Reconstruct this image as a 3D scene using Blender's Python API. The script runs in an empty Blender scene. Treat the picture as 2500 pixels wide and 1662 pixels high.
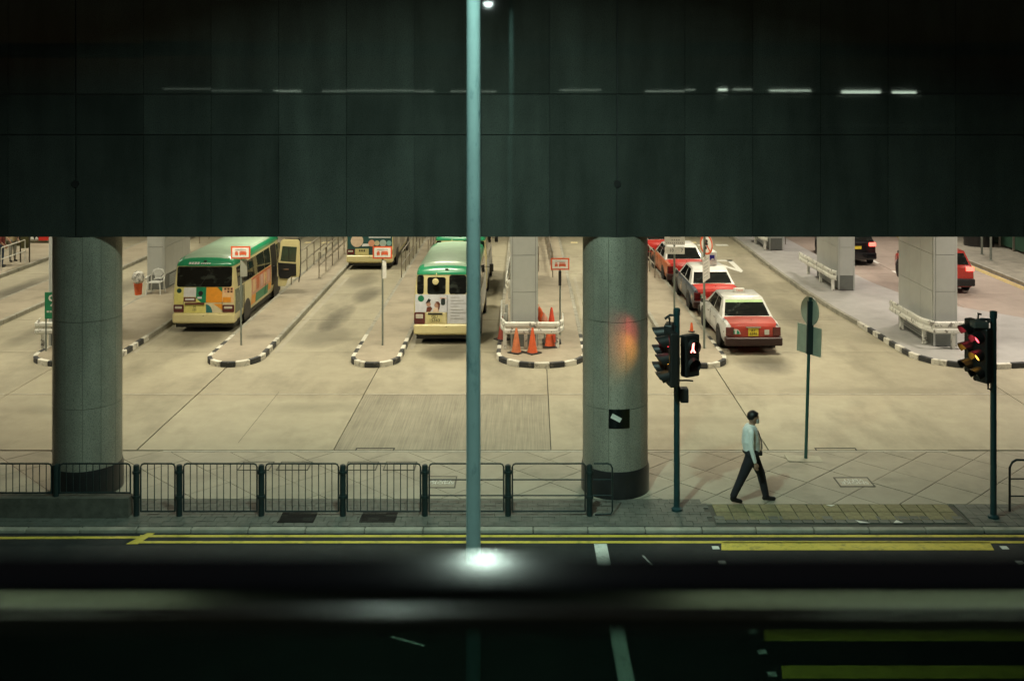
import bpy, bmesh, math, random
from mathutils import Vector, Matrix
R = math.radians
random.seed(7)
sc = bpy.context.scene
C = sc.collection

# ------------------------------------------------------------------ camera
cam_d = bpy.data.cameras.new('camera')
cam = bpy.data.objects.new('camera', cam_d); C.objects.link(cam)
cam.location = (0, 0, 7.9); cam.rotation_euler = (R(90), 0, 0)
cam_d.sensor_width = 36; cam_d.lens = 37.44
cam_d.shift_x = -0.020; cam_d.shift_y = -0.2484
cam_d.clip_start = 0.05; cam_d.clip_end = 600
cam_d.dof.use_dof = True; cam_d.dof.focus_distance = 27.0; cam_d.dof.aperture_fstop = 1.9
sc.camera = cam
# ------------------------------------------------------------------ night sky
w = bpy.data.worlds.new('World'); sc.world = w; w.use_nodes = True
nt = w.node_tree; bg = nt.nodes['Background']
sky = nt.nodes.new('ShaderNodeTexSky'); sky.sky_type = 'NISHITA'; sky.sun_disc = False
sky.sun_elevation = R(-3); sky.sun_rotation = R(200)
nt.links.new(sky.outputs[0], bg.inputs[0]); bg.inputs[1].default_value = 0.10
sc.view_settings.view_transform = 'Standard'; sc.view_settings.look = 'None'
sc.view_settings.exposure = 0.0; sc.view_settings.gamma = 1.0
sc.render.engine = 'CYCLES'
sc.cycles.use_denoising = True
sc.cycles.max_bounces = 6; sc.cycles.diffuse_bounces = 3; sc.cycles.glossy_bounces = 3
sc.cycles.sample_clamp_indirect = 4.0
sc.cycles.caustics_reflective = False; sc.cycles.caustics_refractive = False
P_CEIL, P_STREET, P_STRIP = 215.0, 760.0, 1.0      # lamp powers

# ------------------------------------------------------------------ materials
MATS = {}
def M(name, col, rough=.6, metal=0.0, var=.12, scale=6.0, bump=0.0, bscale=60.0, spec=.5, coat=0.0, rnd=0.0, stretch=None):
    if name in MATS: return MATS[name]
    m = bpy.data.materials.new(name); m.use_nodes = True; MATS[name] = m
    t = m.node_tree; n = t.nodes; l = t.links; b = n['Principled BSDF']
    b.inputs['Roughness'].default_value = rough; b.inputs['Metallic'].default_value = metal
    b.inputs['Specular IOR Level'].default_value = spec; b.inputs['Coat Weight'].default_value = coat
    tc = n.new('ShaderNodeTexCoord'); src = tc.outputs['Object']
    if stretch:
        mp = n.new('ShaderNodeMapping'); mp.inputs['Scale'].default_value = stretch
        l.new(src, mp.inputs[0]); src = mp.outputs[0]
    nz = n.new('ShaderNodeTexNoise'); nz.inputs['Scale'].default_value = scale; nz.inputs['Detail'].default_value = 6
    nz.inputs['Roughness'].default_value = .65
    l.new(src, nz.inputs['Vector'])
    mx = n.new('ShaderNodeMixRGB')
    mx.inputs[1].default_value = (*[c * (1 - var) for c in col], 1); mx.inputs[2].default_value = (*[min(1, c * (1 + var)) for c in col], 1)
    cr = n.new('ShaderNodeMapRange'); cr.inputs[1].default_value = .3; cr.inputs[2].default_value = .7
    l.new(nz.outputs[0], cr.inputs[0]); l.new(cr.outputs[0], mx.inputs[0])
    out = mx.outputs[0]
    if rnd:
        oi = n.new('ShaderNodeObjectInfo'); hs = n.new('ShaderNodeHueSaturation')
        mr = n.new('ShaderNodeMapRange'); mr.inputs[3].default_value = 1 - rnd; mr.inputs[4].default_value = 1 + rnd
        l.new(oi.outputs['Random'], mr.inputs[0]); l.new(mr.outputs[0], hs.inputs['Value']); l.new(out, hs.inputs['Color'])
        out = hs.outputs[0]
    l.new(out, b.inputs['Base Color'])
    if bump:
        n2 = n.new('ShaderNodeTexNoise'); n2.inputs['Scale'].default_value = bscale; n2.inputs['Detail'].default_value = 4
        l.new(tc.outputs['Object'], n2.inputs['Vector'])
        bp = n.new('ShaderNodeBump'); bp.inputs['Strength'].default_value = bump; bp.inputs['Distance'].default_value = .01
        l.new(n2.outputs[0], bp.inputs['Height']); l.new(bp.outputs[0], b.inputs['Normal'])
    return m
def two_tone(name, a, b_, scale, lo, hi, rough=.5, detail=6, stretch=None, rnd=0, spec=.5, world=False, stains=None, bump=0, metal=0):
    """colour a with patches of b_ where a noise exceeds a threshold"""
    m = M(name, a, rough, metal, .10, 2.0, bump, 80, spec, 0, rnd)
    t = m.node_tree; n = t.nodes; l = t.links; b = n['Principled BSDF']
    src_col = b.inputs['Base Color'].links[0].from_socket
    if world:
        g = n.new('ShaderNodeNewGeometry'); src = g.outputs['Position']
    else:
        tc = n.new('ShaderNodeTexCoord'); src = tc.outputs['Object']
    vec = src
    if stretch:
        mp = n.new('ShaderNodeMapping'); mp.inputs['Scale'].default_value = stretch; l.new(src, mp.inputs[0]); vec = mp.outputs[0]
    nz = n.new('ShaderNodeTexNoise'); nz.inputs['Scale'].default_value = scale; nz.inputs['Detail'].default_value = detail
    nz.inputs['Roughness'].default_value = .66
    l.new(vec, nz.inputs['Vector'])
    mr = n.new('ShaderNodeMapRange'); mr.inputs[1].default_value = lo; mr.inputs[2].default_value = hi; l.new(nz.outputs[0], mr.inputs[0])
    fac = mr.outputs[0]
    if stains:
        sx = n.new('ShaderNodeSeparateXYZ'); l.new(src, sx.inputs[0])
        def mth(op, a_, c_=None):
            q = n.new('ShaderNodeMath'); q.operation = op
            for i, v in enumerate((a_, c_)):
                if v is None: continue
                if isinstance(v, (int, float)): q.inputs[i].default_value = v
                else: l.new(v, q.inputs[i])
            return q.outputs[0]
        for (cx, cy, rx, ry, amt) in stains:
            dx = mth('DIVIDE', mth('SUBTRACT', sx.outputs[0], cx), rx); dy = mth('DIVIDE', mth('SUBTRACT', sx.outputs[1], cy), ry)
            d = mth('ADD', mth('MULTIPLY', dx, dx), mth('MULTIPLY', dy, dy))
            d = mth('ADD', d, mth('MULTIPLY', mth('SUBTRACT', nz.outputs[0], .5), 2.2))
            q = n.new('ShaderNodeMapRange'); q.inputs[1].default_value = 1.0; q.inputs[2].default_value = 0.0
            q.inputs[3].default_value = 0; q.inputs[4].default_value = amt; l.new(d, q.inputs[0])
            fac = mth('MAXIMUM', fac, q.outputs[0])
    mx = n.new('ShaderNodeMixRGB'); mx.inputs[2].default_value = (*b_, 1); l.new(fac, mx.inputs[0]); l.new(src_col, mx.inputs[1])
    l.new(mx.outputs[0], b.inputs['Base Color'])
    return m
def E(name, col, s):
    if name in MATS: return MATS[name]
    m = bpy.data.materials.new(name); m.use_nodes = True; MATS[name] = m
    b = m.node_tree.nodes['Principled BSDF']; b.inputs['Base Color'].default_value = (*col, 1)
    b.inputs['Emission Color'].default_value = (*col, 1); b.inputs['Emission Strength'].default_value = s
    return m
def granite(name, col, rough, spec, rnd, sc_=45, lo=.5, hi=.62, streak=0):
    m = two_tone(name, col, tuple(c * .5 for c in col), sc_, lo, hi, rough, 3, None, rnd, spec)
    t = m.node_tree; n = t.nodes; l = t.links; b = n['Principled BSDF']; src = b.inputs['Base Color'].links[0].from_socket
    g_ = n.new('ShaderNodeNewGeometry'); mp = n.new('ShaderNodeMapping'); mp.inputs['Scale'].default_value = (1.1, 1.1, .22)
    nz = n.new('ShaderNodeTexNoise'); nz.inputs['Scale'].default_value = 1.6; nz.inputs['Detail'].default_value = 6
    mr = n.new('ShaderNodeMapRange'); mr.inputs[1].default_value = .35; mr.inputs[2].default_value = .7; mr.inputs[3].default_value = 1.15; mr.inputs[4].default_value = .7
    mx = n.new('ShaderNodeMixRGB'); mx.blend_type = 'MULTIPLY'; mx.inputs[0].default_value = 1
    l.new(g_.outputs['Position'], mp.inputs[0]); l.new(mp.outputs[0], nz.inputs['Vector']); l.new(nz.outputs[0], mr.inputs[0])
    l.new(src, mx.inputs[1]); l.new(mr.outputs[0], mx.inputs[2]); l.new(mx.outputs[0], b.inputs['Base Color'])
    return m

STAINS = [(-6.75, 36.2, .62, 2.6, 1.0), (-6.3, 40.3, .55, 1.8, .7), (-6.6, 33.6, 1.2, 1.6, .45), (-6.9, 43.4, .8, 2.0, .55), (-10.6, 33.0, .95, 1.5, .8), (-2.5, 31.6, .95, 1.1, .75),
          (2.9, 36.5, .8, 3.2, .7), (2.6, 43.0, .9, 3.0, .6), (6.6, 30.4, .9, 1.3, .8), (-19.9, 41.5, .7, 4, .8), (8.9, 37, .9, 3.4, .65), (8.6, 44, 1.0, 4, .55), (6.9, 50, 1.2, 3, .5), (-15.9, 35, .6, 3.4, .6), (-16.2, 42, .7, 3.4, .6),
          (-4.9, 26.2, 2.4, .5, .25), (3.6, 25.2, 1.8, .4, .22), (8.8, 27.6, 2.6, .45, .25), (-11.6, 26, 2.2, .4, .25)]
concrete = two_tone('concrete_slab_warm', (.315, .288, .208), (.070, .064, .044), .6, .50, 1.0, .62, 8, (1, .38, 1), .05, .4, True, STAINS, .12)
ribbed = two_tone('concrete_slab_combed', (.275, .252, .185), (.07, .064, .044), .6, .50, 1.0, .65, 8, (1, .38, 1), .05, .4, True, None, .12)
_t = ribbed.node_tree; _b = _t.nodes['Principled BSDF']; _src = _b.inputs['Base Color'].links[0].from_socket
_g = _t.nodes.new('ShaderNodeNewGeometry'); _mp = _t.nodes.new('ShaderNodeMapping'); _mp.inputs['Scale'].default_value = (14, .3, 1); _n = _t.nodes.new('ShaderNodeTexNoise'); _n.inputs['Scale'].default_value = 2.2; _n.inputs['Detail'].default_value = 5
_m = _t.nodes.new('ShaderNodeMixRGB'); _m.blend_type = 'MULTIPLY'; _m.inputs[0].default_value = 1; _r = _t.nodes.new('ShaderNodeMapRange'); _r.inputs[1].default_value = .35; _r.inputs[2].default_value = .65; _r.inputs[3].default_value = .76; _r.inputs[4].default_value = 1.05
_t.links.new(_g.outputs['Position'], _mp.inputs[0]); _t.links.new(_mp.outputs[0], _n.inputs['Vector']); _t.links.new(_n.outputs[0], _r.inputs[0]); _t.links.new(_src, _m.inputs[1]); _t.links.new(_r.outputs[0], _m.inputs[2]); _t.links.new(_m.outputs[0], _b.inputs['Base Color'])
pink_conc = two_tone('concrete_road_pinkish', (.32, .268, .225), (.20, .17, .14), .5, .5, .8, .55, 8, (1, .3, 1), .04, .4, True, None, .1)
island_top = two_tone('island_concrete', (.315, .275, .205), (.13, .115, .085), .9, .48, .9, .65, 8, None, 0, .4, True, None, .12)
pale_pave = two_tone('pale_grey_paving', (.36, .355, .34), (.24, .235, .22), .8, .5, .8, .45, 8, None, 0, .4, True, None, .08)
pave_slab = two_tone('footpath_slab', (.30, .275, .21), (.15, .14, .105), .8, .5, .82, .55, 8, None, .05, .4, True, None, .12)
joint_dark = M('joint_filler', (.075, .07, .055), .9)
asphalt = two_tone('asphalt', (.020, .022, .022), (.034, .036, .034), 3.0, .45, .7, .75, 8, None, 0, .3, True, None, .5)
kerb_grey = M('kerb_concrete', (.27, .26, .21), .7, var=.25, scale=3, bump=.15, rnd=.1)
kerb_white = two_tone('kerb_white_paint', (.62, .60, .52), (.25, .24, .2), 5, .52, .66, .6, 6, None, .06, .4, True)
kerb_black = two_tone('kerb_black_paint', (.035, .038, .04), (.16, .15, .125), 5, .58, .72, .55, 6, None, .1, .4, True)
brick_dark = M('paver_dark', (.115, .115, .095), .75, var=.3, scale=4, bump=.2, rnd=.25)
tactile = M('paver_tactile_yellow', (.19, .168, .082), .75, var=.3, scale=9, bump=.4, bscale=40, rnd=.16)
yellow = two_tone('road_paint_yellow', (.62, .47, .07), (.10, .09, .04), 7, .50, .85, .6, 8, None, 0, .4, True)
white_p = two_tone('road_paint_white', (.66, .66, .60), (.12, .12, .11), 8, .52, .85, .6, 8, None, 0, .4, True)
pale_y = M('road_paint_pale_yellow', (.72, .62, .36), .6)
g_fascia = granite('granite_polished', (.052, .058, .051), .03, .4, .20, 60)
g_col = granite('granite_column', (.30, .280, .225), .45, .35, .05, 60)
blackstone = M('skirting_black', (.018, .018, .018), .3, var=.3)
clad = M('column_cladding_grey', (.43, .445, .425), .35, 0.0, .06, 2, rnd=.03)
clad_dk = M('column_base_dark', (.13, .14, .13), .5)
clad_j = M('cladding_joint', (.06, .065, .06), .7)
white_rail = two_tone('guard_rail_white', (.70, .70, .64), (.20, .19, .17), 5, .56, .62, .5, 5, None, 0, .4, True)
steel = M('rail_steel_brushed', (.33, .30, .25), .4, .6, .2)
teal_pole = two_tone('pole_teal_paint', (.20, .31, .295), (.09, .17, .17), 9, .55, .72, .45, 6, (1, 1, .35), 0, .5)
dk_teal = M('pole_dark_teal', (.012, .045, .05), .4, var=.25, bump=.05)
grey_pole = M('pole_grey_green', (.19, .215, .185), .5, .1, .15)
sig_black = M('signal_black', (.012, .012, .012), .5)
fence_dk = M('railing_dark_green', (.010, .022, .022), .45, var=.3)
cream = M('bus_cream', (.66, .58, .30), .3, var=.05, coat=.3)
green = M('bus_green', (.02, .26, .12), .3, var=.06, coat=.3)
glass = two_tone('vehicle_glass', (.008, .010, .010), (.045, .055, .048), 2.2, .52, .72, .05, 4, (1, 1, 2.2), 0, .6)
rubber = M('rubber', (.012, .012, .012), .8)
rimm = M('wheel_rim', (.35, .35, .34), .35, .8)
black_pl = M('black_plastic', (.014, .014, .014), .5)
t_red = M('taxi_red', (.55, .030, .022), .3, var=.05, coat=.4)
t_red_f = M('taxi_red_faded', (.37, .045, .03), .35, var=.12, scale=3, coat=.2)
t_white = M('taxi_silver_white', (.62, .62, .59), .3, var=.05, coat=.4)
t_blue = two_tone('taxi_dark_blue_wrap', (.035, .055, .085), (.42, .30, .20), 2.2, .57, .60, .3, 3)
t_white_ad = two_tone('taxi_white_wrap', (.60, .61, .60), (.12, .12, .14), 3.0, .60, .63, .3, 3)
blackcar = M('car_black', (.008, .009, .011), .15, coat=.6)
redcar = M('car_red', (.42, .03, .02), .25, coat=.5)
plate_y = M('plate_yellow', (.70, .55, .05), .5)
ink = M('ink_black', (.01, .01, .01), .6)
tail = M('tail_lamp_dark', (.085, .007, .008), .2, var=.3, coat=.5)
tail_w = M('tail_lamp_clear', (.55, .5, .42), .2)
chrome = M('chrome', (.6, .6, .58), .15, 1.0)
sign_red = M('sign_red', (.62, .10, .035), .5)
sign_white = M('sign_white', (.68, .66, .60), .5)
sign_green = M('sign_green', (.01, .20, .085), .5)
cone_o = M('cone_orange', (.62, .10, .025), .55, var=.2, scale=5)
plastic_w = M('plastic_white', (.62, .63, .60), .4)
orange = M('print_orange', (.75, .30, .03), .4)
peach = M('print_peach', (.74, .48, .25), .4)
brown = M('print_brown', (.12, .035, .02), .4)
teal_pr = M('print_teal', (.02, .16, .16), .4)
white_pr = M('print_white', (.66, .66, .66), .35)
yellow_pr = M('print_yellow', (.68, .62, .20), .4)
salmon = M('print_salmon', (.62, .30, .19), .4)
red_pr = M('print_rust_red', (.50, .13, .04), .4)
skin = M('skin', (.38, .22, .15), .55)
shirt = M('shirt_white', (.82, .83, .80), .8, var=.08, scale=8, bump=.7, bscale=11)
trousers = M('trousers_black', (.012, .012, .016), .8, bump=.7, bscale=10)
hair = M('hair_black', (.008, .008, .008), .5)
lit_r = E('lamp_red', (1, .08, .10), 6); lit_a = E('lamp_amber', (1, .48, .06), 5); lit_man = E('lamp_red_man', (1, .26, .22), 5)
tail_lit = E('tail_lamp_lit', (1, .10, .07), 4)

# ------------------------------------------------------------------ mesh helpers
class MB:
    def __init__(s): s.v = []; s.f = []; s.m = []; s.mi = 0
    def add(s, vs, fs):
        o = len(s.v); s.v += [tuple(p) for p in vs]; s.f += [tuple(i + o for i in f) for f in fs]; s.m += [s.mi] * len(fs); return s
    def bx(s, x0, x1, y0, y1, z0, z1):
        return s.add([(x0,y0,z0),(x1,y0,z0),(x1,y1,z0),(x0,y1,z0),(x0,y0,z1),(x1,y0,z1),(x1,y1,z1),(x0,y1,z1)],
                     [(0,3,2,1),(4,5,6,7),(0,1,5,4),(1,2,6,5),(2,3,7,6),(3,0,4,7)])
    def prism(s, poly, z0, z1):
        n = len(poly)
        a = sum(poly[i][0]*poly[(i+1)%n][1]-poly[(i+1)%n][0]*poly[i][1] for i in range(n))
        if a < 0: poly = poly[::-1]
        vs = [(x,y,z0) for x,y in poly] + [(x,y,z1) for x,y in poly]
        return s.add(vs, [tuple(range(n))[::-1], tuple(range(n,2*n))] + [(i,(i+1)%n,n+(i+1)%n,n+i) for i in range(n)])
    def cyl(s, p0, p1, r0, r1=None, n=12, cap=True):
        r1 = r0 if r1 is None else r1
        p0, p1 = Vector(p0), Vector(p1); d = (p1-p0).normalized()
        a = d.orthogonal().normalized(); b = d.cross(a)
        vs = [p0+(a*math.cos(2*math.pi*i/n)+b*math.sin(2*math.pi*i/n))*r0 for i in range(n)] + \
             [p1+(a*math.cos(2*math.pi*i/n)+b*math.sin(2*math.pi*i/n))*r1 for i in range(n)]
        fs = [(i,(i+1)%n,n+(i+1)%n,n+i) for i in range(n)]
        if cap: fs += [tuple(range(n))[::-1], tuple(range(n,2*n))]
        return s.add(vs, fs)
    def tube(s, pts, r, n=8):
        pts = [Vector(p) for p in pts]; rings = []
        for i, p in enumerate(pts):
            d = ((pts[min(i+1,len(pts)-1)]-p).normalized() + (p-pts[max(i-1,0)]).normalized()).normalized()
            up = Vector((0,0,1)) if abs(d.z) < .9 else Vector((0,1,0))
            a = d.cross(up).normalized(); b = a.cross(d)
            rings.append([p+(a*math.cos(2*math.pi*k/n)+b*math.sin(2*math.pi*k/n))*r for k in range(n)])
        return s.loft(rings)
    def loft(s, rings, cap=True):
        n = len(rings[0]); vs = [p for r in rings for p in r]; fs = []
        for j in range(len(rings)-1):
            for i in range(n):
                fs.append((j*n+i, j*n+(i+1)%n, (j+1)*n+(i+1)%n, (j+1)*n+i))
        if cap:
            fs += [tuple(range(n))[::-1], tuple(range((len(rings)-1)*n, len(rings)*n))]
        return s.add(vs, fs)
    def loft_sym(s, rings):
        """rings listed left bottom..top, right top..bottom; ladder caps"""
        n = len(rings[0]); h = n//2; vs = [p for r in rings for p in r]; fs = []
        for j in range(len(rings)-1):
            for i in range(n):
                fs.append((j*n+i, (j+1)*n+i, (j+1)*n+(i+1)%n, j*n+(i+1)%n))
        e = (len(rings)-1)*n
        for i in range(h-1):
            fs.append((i, i+1, n-2-i, n-1-i)); fs.append((e+n-1-i, e+n-2-i, e+i+1, e+i))
        return s.add(vs, fs)
    def lathe(s, prof, c=(0,0,0), n=16, axis='z', cap=True):
        rings = []
        for r, z in prof:
            ring = []
            for i in range(n):
                a = 2*math.pi*i/n
                p = (r*math.cos(a), r*math.sin(a), z)
                if axis == 'x': p = (p[2], p[0], p[1])
                if axis == 'y': p = (p[0], -p[2], p[1])
                ring.append((c[0]+p[0], c[1]+p[1], c[2]+p[2]))
            rings.append(ring)
        return s.loft(rings, cap)
    def mesh(s, name, mats, smooth=None):
        me = bpy.data.meshes.new(name); me.from_pydata(s.v, [], s.f)
        if not isinstance(mats, (list, tuple)): mats = [mats]
        for m in mats: me.materials.append(m)
        for p, mi in zip(me.polygons, s.m): p.material_index = mi
        me.update()
        bm = bmesh.new(); bm.from_mesh(me); bmesh.ops.recalc_face_normals(bm, faces=bm.faces); bm.to_mesh(me); bm.free()
        if smooth:
            for p in me.polygons: p.use_smooth = True
            me.set_sharp_from_angle(angle=R(smooth))
        return me
    def build(s, name, mats, parent=None, smooth=None, loc=None, kind=None):
        return ob(name, s.mesh(name, mats, smooth), parent, loc, kind)
def ob(name, me, parent=None, loc=None, kind=None):
    o = bpy.data.objects.new(name, me); C.objects.link(o); o.parent = parent
    if loc: o.location = loc
    if kind: o['kind'] = kind
    return o
def tag(o, label, cat, group=None):
    o['label'] = label; o['category'] = cat
    if group: o['group'] = group
    return o
def thing(name, label, cat, loc=(0,0,0), rz=0, group=None):
    o = bpy.data.objects.new(name, None); C.objects.link(o); o.empty_display_size = .2
    o.location = loc; o.rotation_euler = (0,0,rz)
    return tag(o, label, cat, group)
def copy_tree(o, parent=None):
    c = o.copy(); C.objects.link(c); c.parent = parent
    for ch in list(o.children): copy_tree(ch, c)
    return c
def bevel(o, wdt=.01, seg=2):
    b = o.modifiers.new('bevel', 'BEVEL'); b.width = wdt; b.segments = seg; b.limit_method = 'ANGLE'; return o
def text(body, size, mat, parent, loc, rot=(R(90),0,0), name='lettering', sx=1.0, ext=.001):
    cu = bpy.data.curves.new('t', 'FONT'); cu.body = body; cu.size = size; cu.align_x = 'CENTER'; cu.align_y = 'CENTER'
    cu.extrude = ext; cu.resolution_u = 2; cu.space_line = .8
    t = bpy.data.objects.new('t', cu); C.objects.link(t)
    bpy.context.view_layer.update()
    me = bpy.data.meshes.new_from_object(t.evaluated_get(bpy.context.evaluated_depsgraph_get()))
    bpy.data.objects.remove(t); bpy.data.curves.remove(cu)
    me.materials.clear(); me.materials.append(mat)
    o = ob(name, me, parent, loc); o.rotation_euler = rot; o.scale = (sx,1,1)
    return o
def sweep(mb, path, prof):
    """profile (offset to the left of the path, z) swept along a horizontal polyline with mitres"""
    rings = []; n = len(path)
    for i in range(n):
        p = Vector(path[i]); a = (p-Vector(path[i-1])).normalized() if i else None; b = (Vector(path[i+1])-p).normalized() if i < n-1 else None
        a = a or b; b = b or a
        na, nb = Vector((-a.y, a.x)), Vector((-b.y, b.x)); m = (na+nb); m = m/max(.3, m.length_squared)*2
        rings.append([(p.x+m.x*d, p.y+m.y*d, z) for d, z in prof])
    return mb.loft(rings)
def arc(cx, cy, r, a0, a1, n=8):
    return [(cx+r*math.cos(a0+(a1-a0)*i/n), cy+r*math.sin(a0+(a1-a0)*i/n)) for i in range(n+1)]
def clip(poly, x0, x1, y0, y1):
    def half(ps, f, ix):
        out = []
        for i in range(len(ps)):
            a, b = ps[i], ps[(i+1)%len(ps)]
            if f(a): out.append(a)
            if f(a) != f(b): out.append(ix(a, b))
        return out
    def ixx(v): return lambda a, b: (v, a[1]+(b[1]-a[1])*(v-a[0])/(b[0]-a[0]))
    def ixy(v): return lambda a, b: (a[0]+(b[0]-a[0])*(v-a[1])/(b[1]-a[1]), v)
    for f, ix in ((lambda p: p[0] >= x0, ixx(x0)), (lambda p: p[0] <= x1, ixx(x1)), (lambda p: p[1] >= y0, ixy(y0)), (lambda p: p[1] <= y1, ixy(y1))):
        if poly: poly = half(poly, f, ix)
    return poly

# ================================================================== THE SETTING
g = MB().bx(-300, 300, -150, 400, -.6, -.30).build('ground', M('ground_far', (.05, .05, .045), .9)); g['kind'] = 'structure'
ROADZ = -.06
road = MB().bx(-80, 80, 11.9, 19.02, -.28, ROADZ).build('road', asphalt); road['kind'] = 'structure'
near = MB().bx(-80, 80, 3, 11.88, -.28, .06).build('near_footpath', kerb_grey); near['kind'] = 'structure'
def marking(poly, mat, parent=road, z=ROADZ, name='marking'):
    return MB().prism(poly, z+.002, z+.006).build(name, mat, parent)
def rect(x0, x1, y0, y1): return [(x0,y0),(x1,y0),(x1,y1),(x0,y1)]
# double yellow lines, the single line to the left, the slanted tick between them
marking(rect(-6.95, 30, 18.80, 18.885), yellow); marking(rect(-6.85, 30, 18.55, 18.635), yellow)
marking([(-30, 18.55), (-6.95, 18.74), (-6.95, 18.83), (-30, 18.64)], yellow)
marking([(-7.06, 18.50), (-6.86, 18.50), (-6.72, 18.96), (-6.86, 18.96)], yellow, z=ROADZ+.005)
# crossing: yellow bars with white studs down both sides
for i, yb in enumerate((18.43, 17.42, 16.43, 15.44, 14.47, 13.5)):
    k = .03*i
    marking([(3.24+k, yb-.16), (7.92+k, yb-.16), (7.98+k, yb+.16), (3.30+k, yb+.16)], yellow)
for i in range(10):
    y = 18.37-.565*i
    for x in (3.10+.012*i, 8.08+.012*i): marking(rect(x, x+.12, y-.06, y+.06), white_p, name='stud')
marking([(1.07,18.52),(1.29,18.52),(1.40,12.6),(1.18,12.6)], white_p)                     # stop line
for x0 in (-14.4, -10.2, -6.0, -1.95): marking(rect(x0, x0+3.1 if x0 > -3 else x0+2.2, 16.12, 16.20), white_p, name='lane_line')
marking([(-2.05,15.38),(-1.55,15.12),(-1.53,15.17),(-2.03,15.43)], white_p)
marking([(1.86,18.06),(2.0,17.62),(2.03,17.62),(1.89,18.06)], white_p)
# kerb along the road, stone by stone
kerb = MB().bx(-14, 14, 19.021, 19.11, -.28, -.02).build('kerb', joint_dark); kerb['kind'] = 'structure'
x = -14.0
while x < 14:
    L = random.uniform(.96, 1.06)
    bevel(MB().bx(x+.006, x+L-.006, 18.97, 19.115, -.27, random.uniform(-.003, .004)).build('kerb_stone', kerb_grey, kerb), .018); x += L
# footpath: bed, diagonal slabs, dark paver strip, tactile pavers
foot = MB().bx(-14, 14, 19.115, 23.1, -.28, -.022).build('footpath', joint_dark); foot['kind'] = 'structure'
Y0, PIT = 20.12, 1.28
for i in range(-16, 10):
    for j in range(-16, 12):
        # "/" lines X=5.64+(Y-Y0)+PIT*i ; "\" lines X=5.31-(Y-Y0)+PIT*j
        def cross(a, b): return ((5.64+5.31+PIT*(a+b))/2, Y0 + ((5.31+PIT*b)-(5.64+PIT*a))/2)
        q = [cross(i, j), cross(i+1, j), cross(i+1, j+1), cross(i, j+1)]
        cx = sum(p[0] for p in q)/4; cy = sum(p[1] for p in q)/4
        q = [(cx+(p[0]-cx)*.984, cy+(p[1]-cy)*.984) for p in q]
        y_lo = 20.40 if cx < 2.4 else 20.14
        q = clip(q, -13.5, 13.5, y_lo, 23.06)
        if len(q) >= 3: MB().prism(q, -.021, random.uniform(-.002, .003)).build('slab', pave_slab, foot)
st = MB()
for r in range(6):
    y0 = 19.13+r*.208
    xx = -13.5+(.1 if r % 2 else 0)
    while xx < 3.1:
        d = random.uniform(-.004, .004)
        if r % 2: st.bx(xx+.004, xx+.196, y0+.004, y0+.204, -.021, d)
        else: st.bx(xx+.004, xx+.196, y0+.004, y0+.1, -.021, d).bx(xx+.004, xx+.196, y0+.106, y0+.204, -.021, -d)
        xx += .2
o = st.build('paver_strip', brick_dark, foot); o['kind'] = 'stuff'
tm = MB().bx(-.138, .138, -.171, .171, -.02, .004)
tm = tm.mesh('paver', tactile)
for r in range(2):
    for k in range(15):
        if 8 <= k+.5 <= 10 and r < 2 and k in (8, 9): pass
        MBo = ob('paver', tm, foot, (3.38+.148+k*.297, 19.95-r*.365+.0, random.uniform(-.003, .002)))
bm_ = MB().bx(-.090, .090, -.069, .069, -.02, .002).mesh('paver', brick_dark)
for r in range(2):
    for k in range(23): ob('paver', bm_, foot, (3.42+k*.198, 19.50-r*.155 if True else 0, random.uniform(-.003, .003)))
st = MB()
for r in range(6):
    xx = 7.95
    while xx < 13.4:
        st.bx(xx+.004, xx+.196, 19.13+r*.168, 19.13+r*.168+.16, -.021, random.uniform(-.004, .004)); xx += .2
o = st.build('paver_strip', brick_dark, foot); o['kind'] = 'stuff'
# little white corner triangles painted on the pavers, litter-like marks
for (x, y, s, f) in ((5.62, 20.02, .11, 1), (5.98, 19.30, .13, 0), (6.62, 19.30, .13, 2)):
    p = {1: [(0,0),(-s,s),(s,s)], 0: [(-s,s),(s*1.2,-s*.6),(-s*.6,-s*.6)], 2: [(-s*.9,-s*.6),(s*.9,-s*.6),(0,s)]}[f]
    marking([(x+a*.8, y+b*.6) for a, b in p], white_p, foot, .003)
# inspection covers, printed upside down towards the road
def cover(x, y, wd, dp, txt=None, skew=0, label='', mat=None):
    t = thing('inspection_cover', label, 'cover', (x, y, .006), R(skew))
    m = MB()
    for a, b, c_, d in ((-wd/2, wd/2, -dp/2, -dp/2+.025), (-wd/2, wd/2, dp/2-.025, dp/2), (-wd/2, -wd/2+.025, -dp/2+.026, dp/2-.026), (wd/2-.025, wd/2, -dp/2+.026, dp/2-.026)):
        m.bx(a, b, c_, d, -.02, .004)
    m.build('frame', M('cover_frame', (.09, .085, .065), .6, .3), t)
    MB().bx(-wd/2+.03, wd/2-.03, -dp/2+.03, dp/2-.03, -.02, -.001).build('lid', mat or pave_slab, t)
    if txt: text(txt, .17, white_p, t, (0, .02, .001), (0, 0, math.pi), ext=.002)
    return t
cover(-1.83, 21.25, .62, .62, 'SMOKE\nVENT', 0, 'square cover lettered SMOKE VENT behind the dark railing', M('cover_lid', (.27, .25, .19), .6))
cover(6.42, 21.25, .70, .5, 'SMOKE\nVENT', 0, 'worn lettered cover between the traffic signals', M('cover_lid_worn', (.33, .30, .23), .6))
for k, (x, s) in enumerate(((-5.75, 'first'), (-4.95, 'second'), (-3.55, 'third'), (-2.75, 'fourth'))):
    cover(x, 22.15, .66, .5, None, 0, 'plain slab-filled inspection cover, %s from the big left column' % s)
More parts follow.
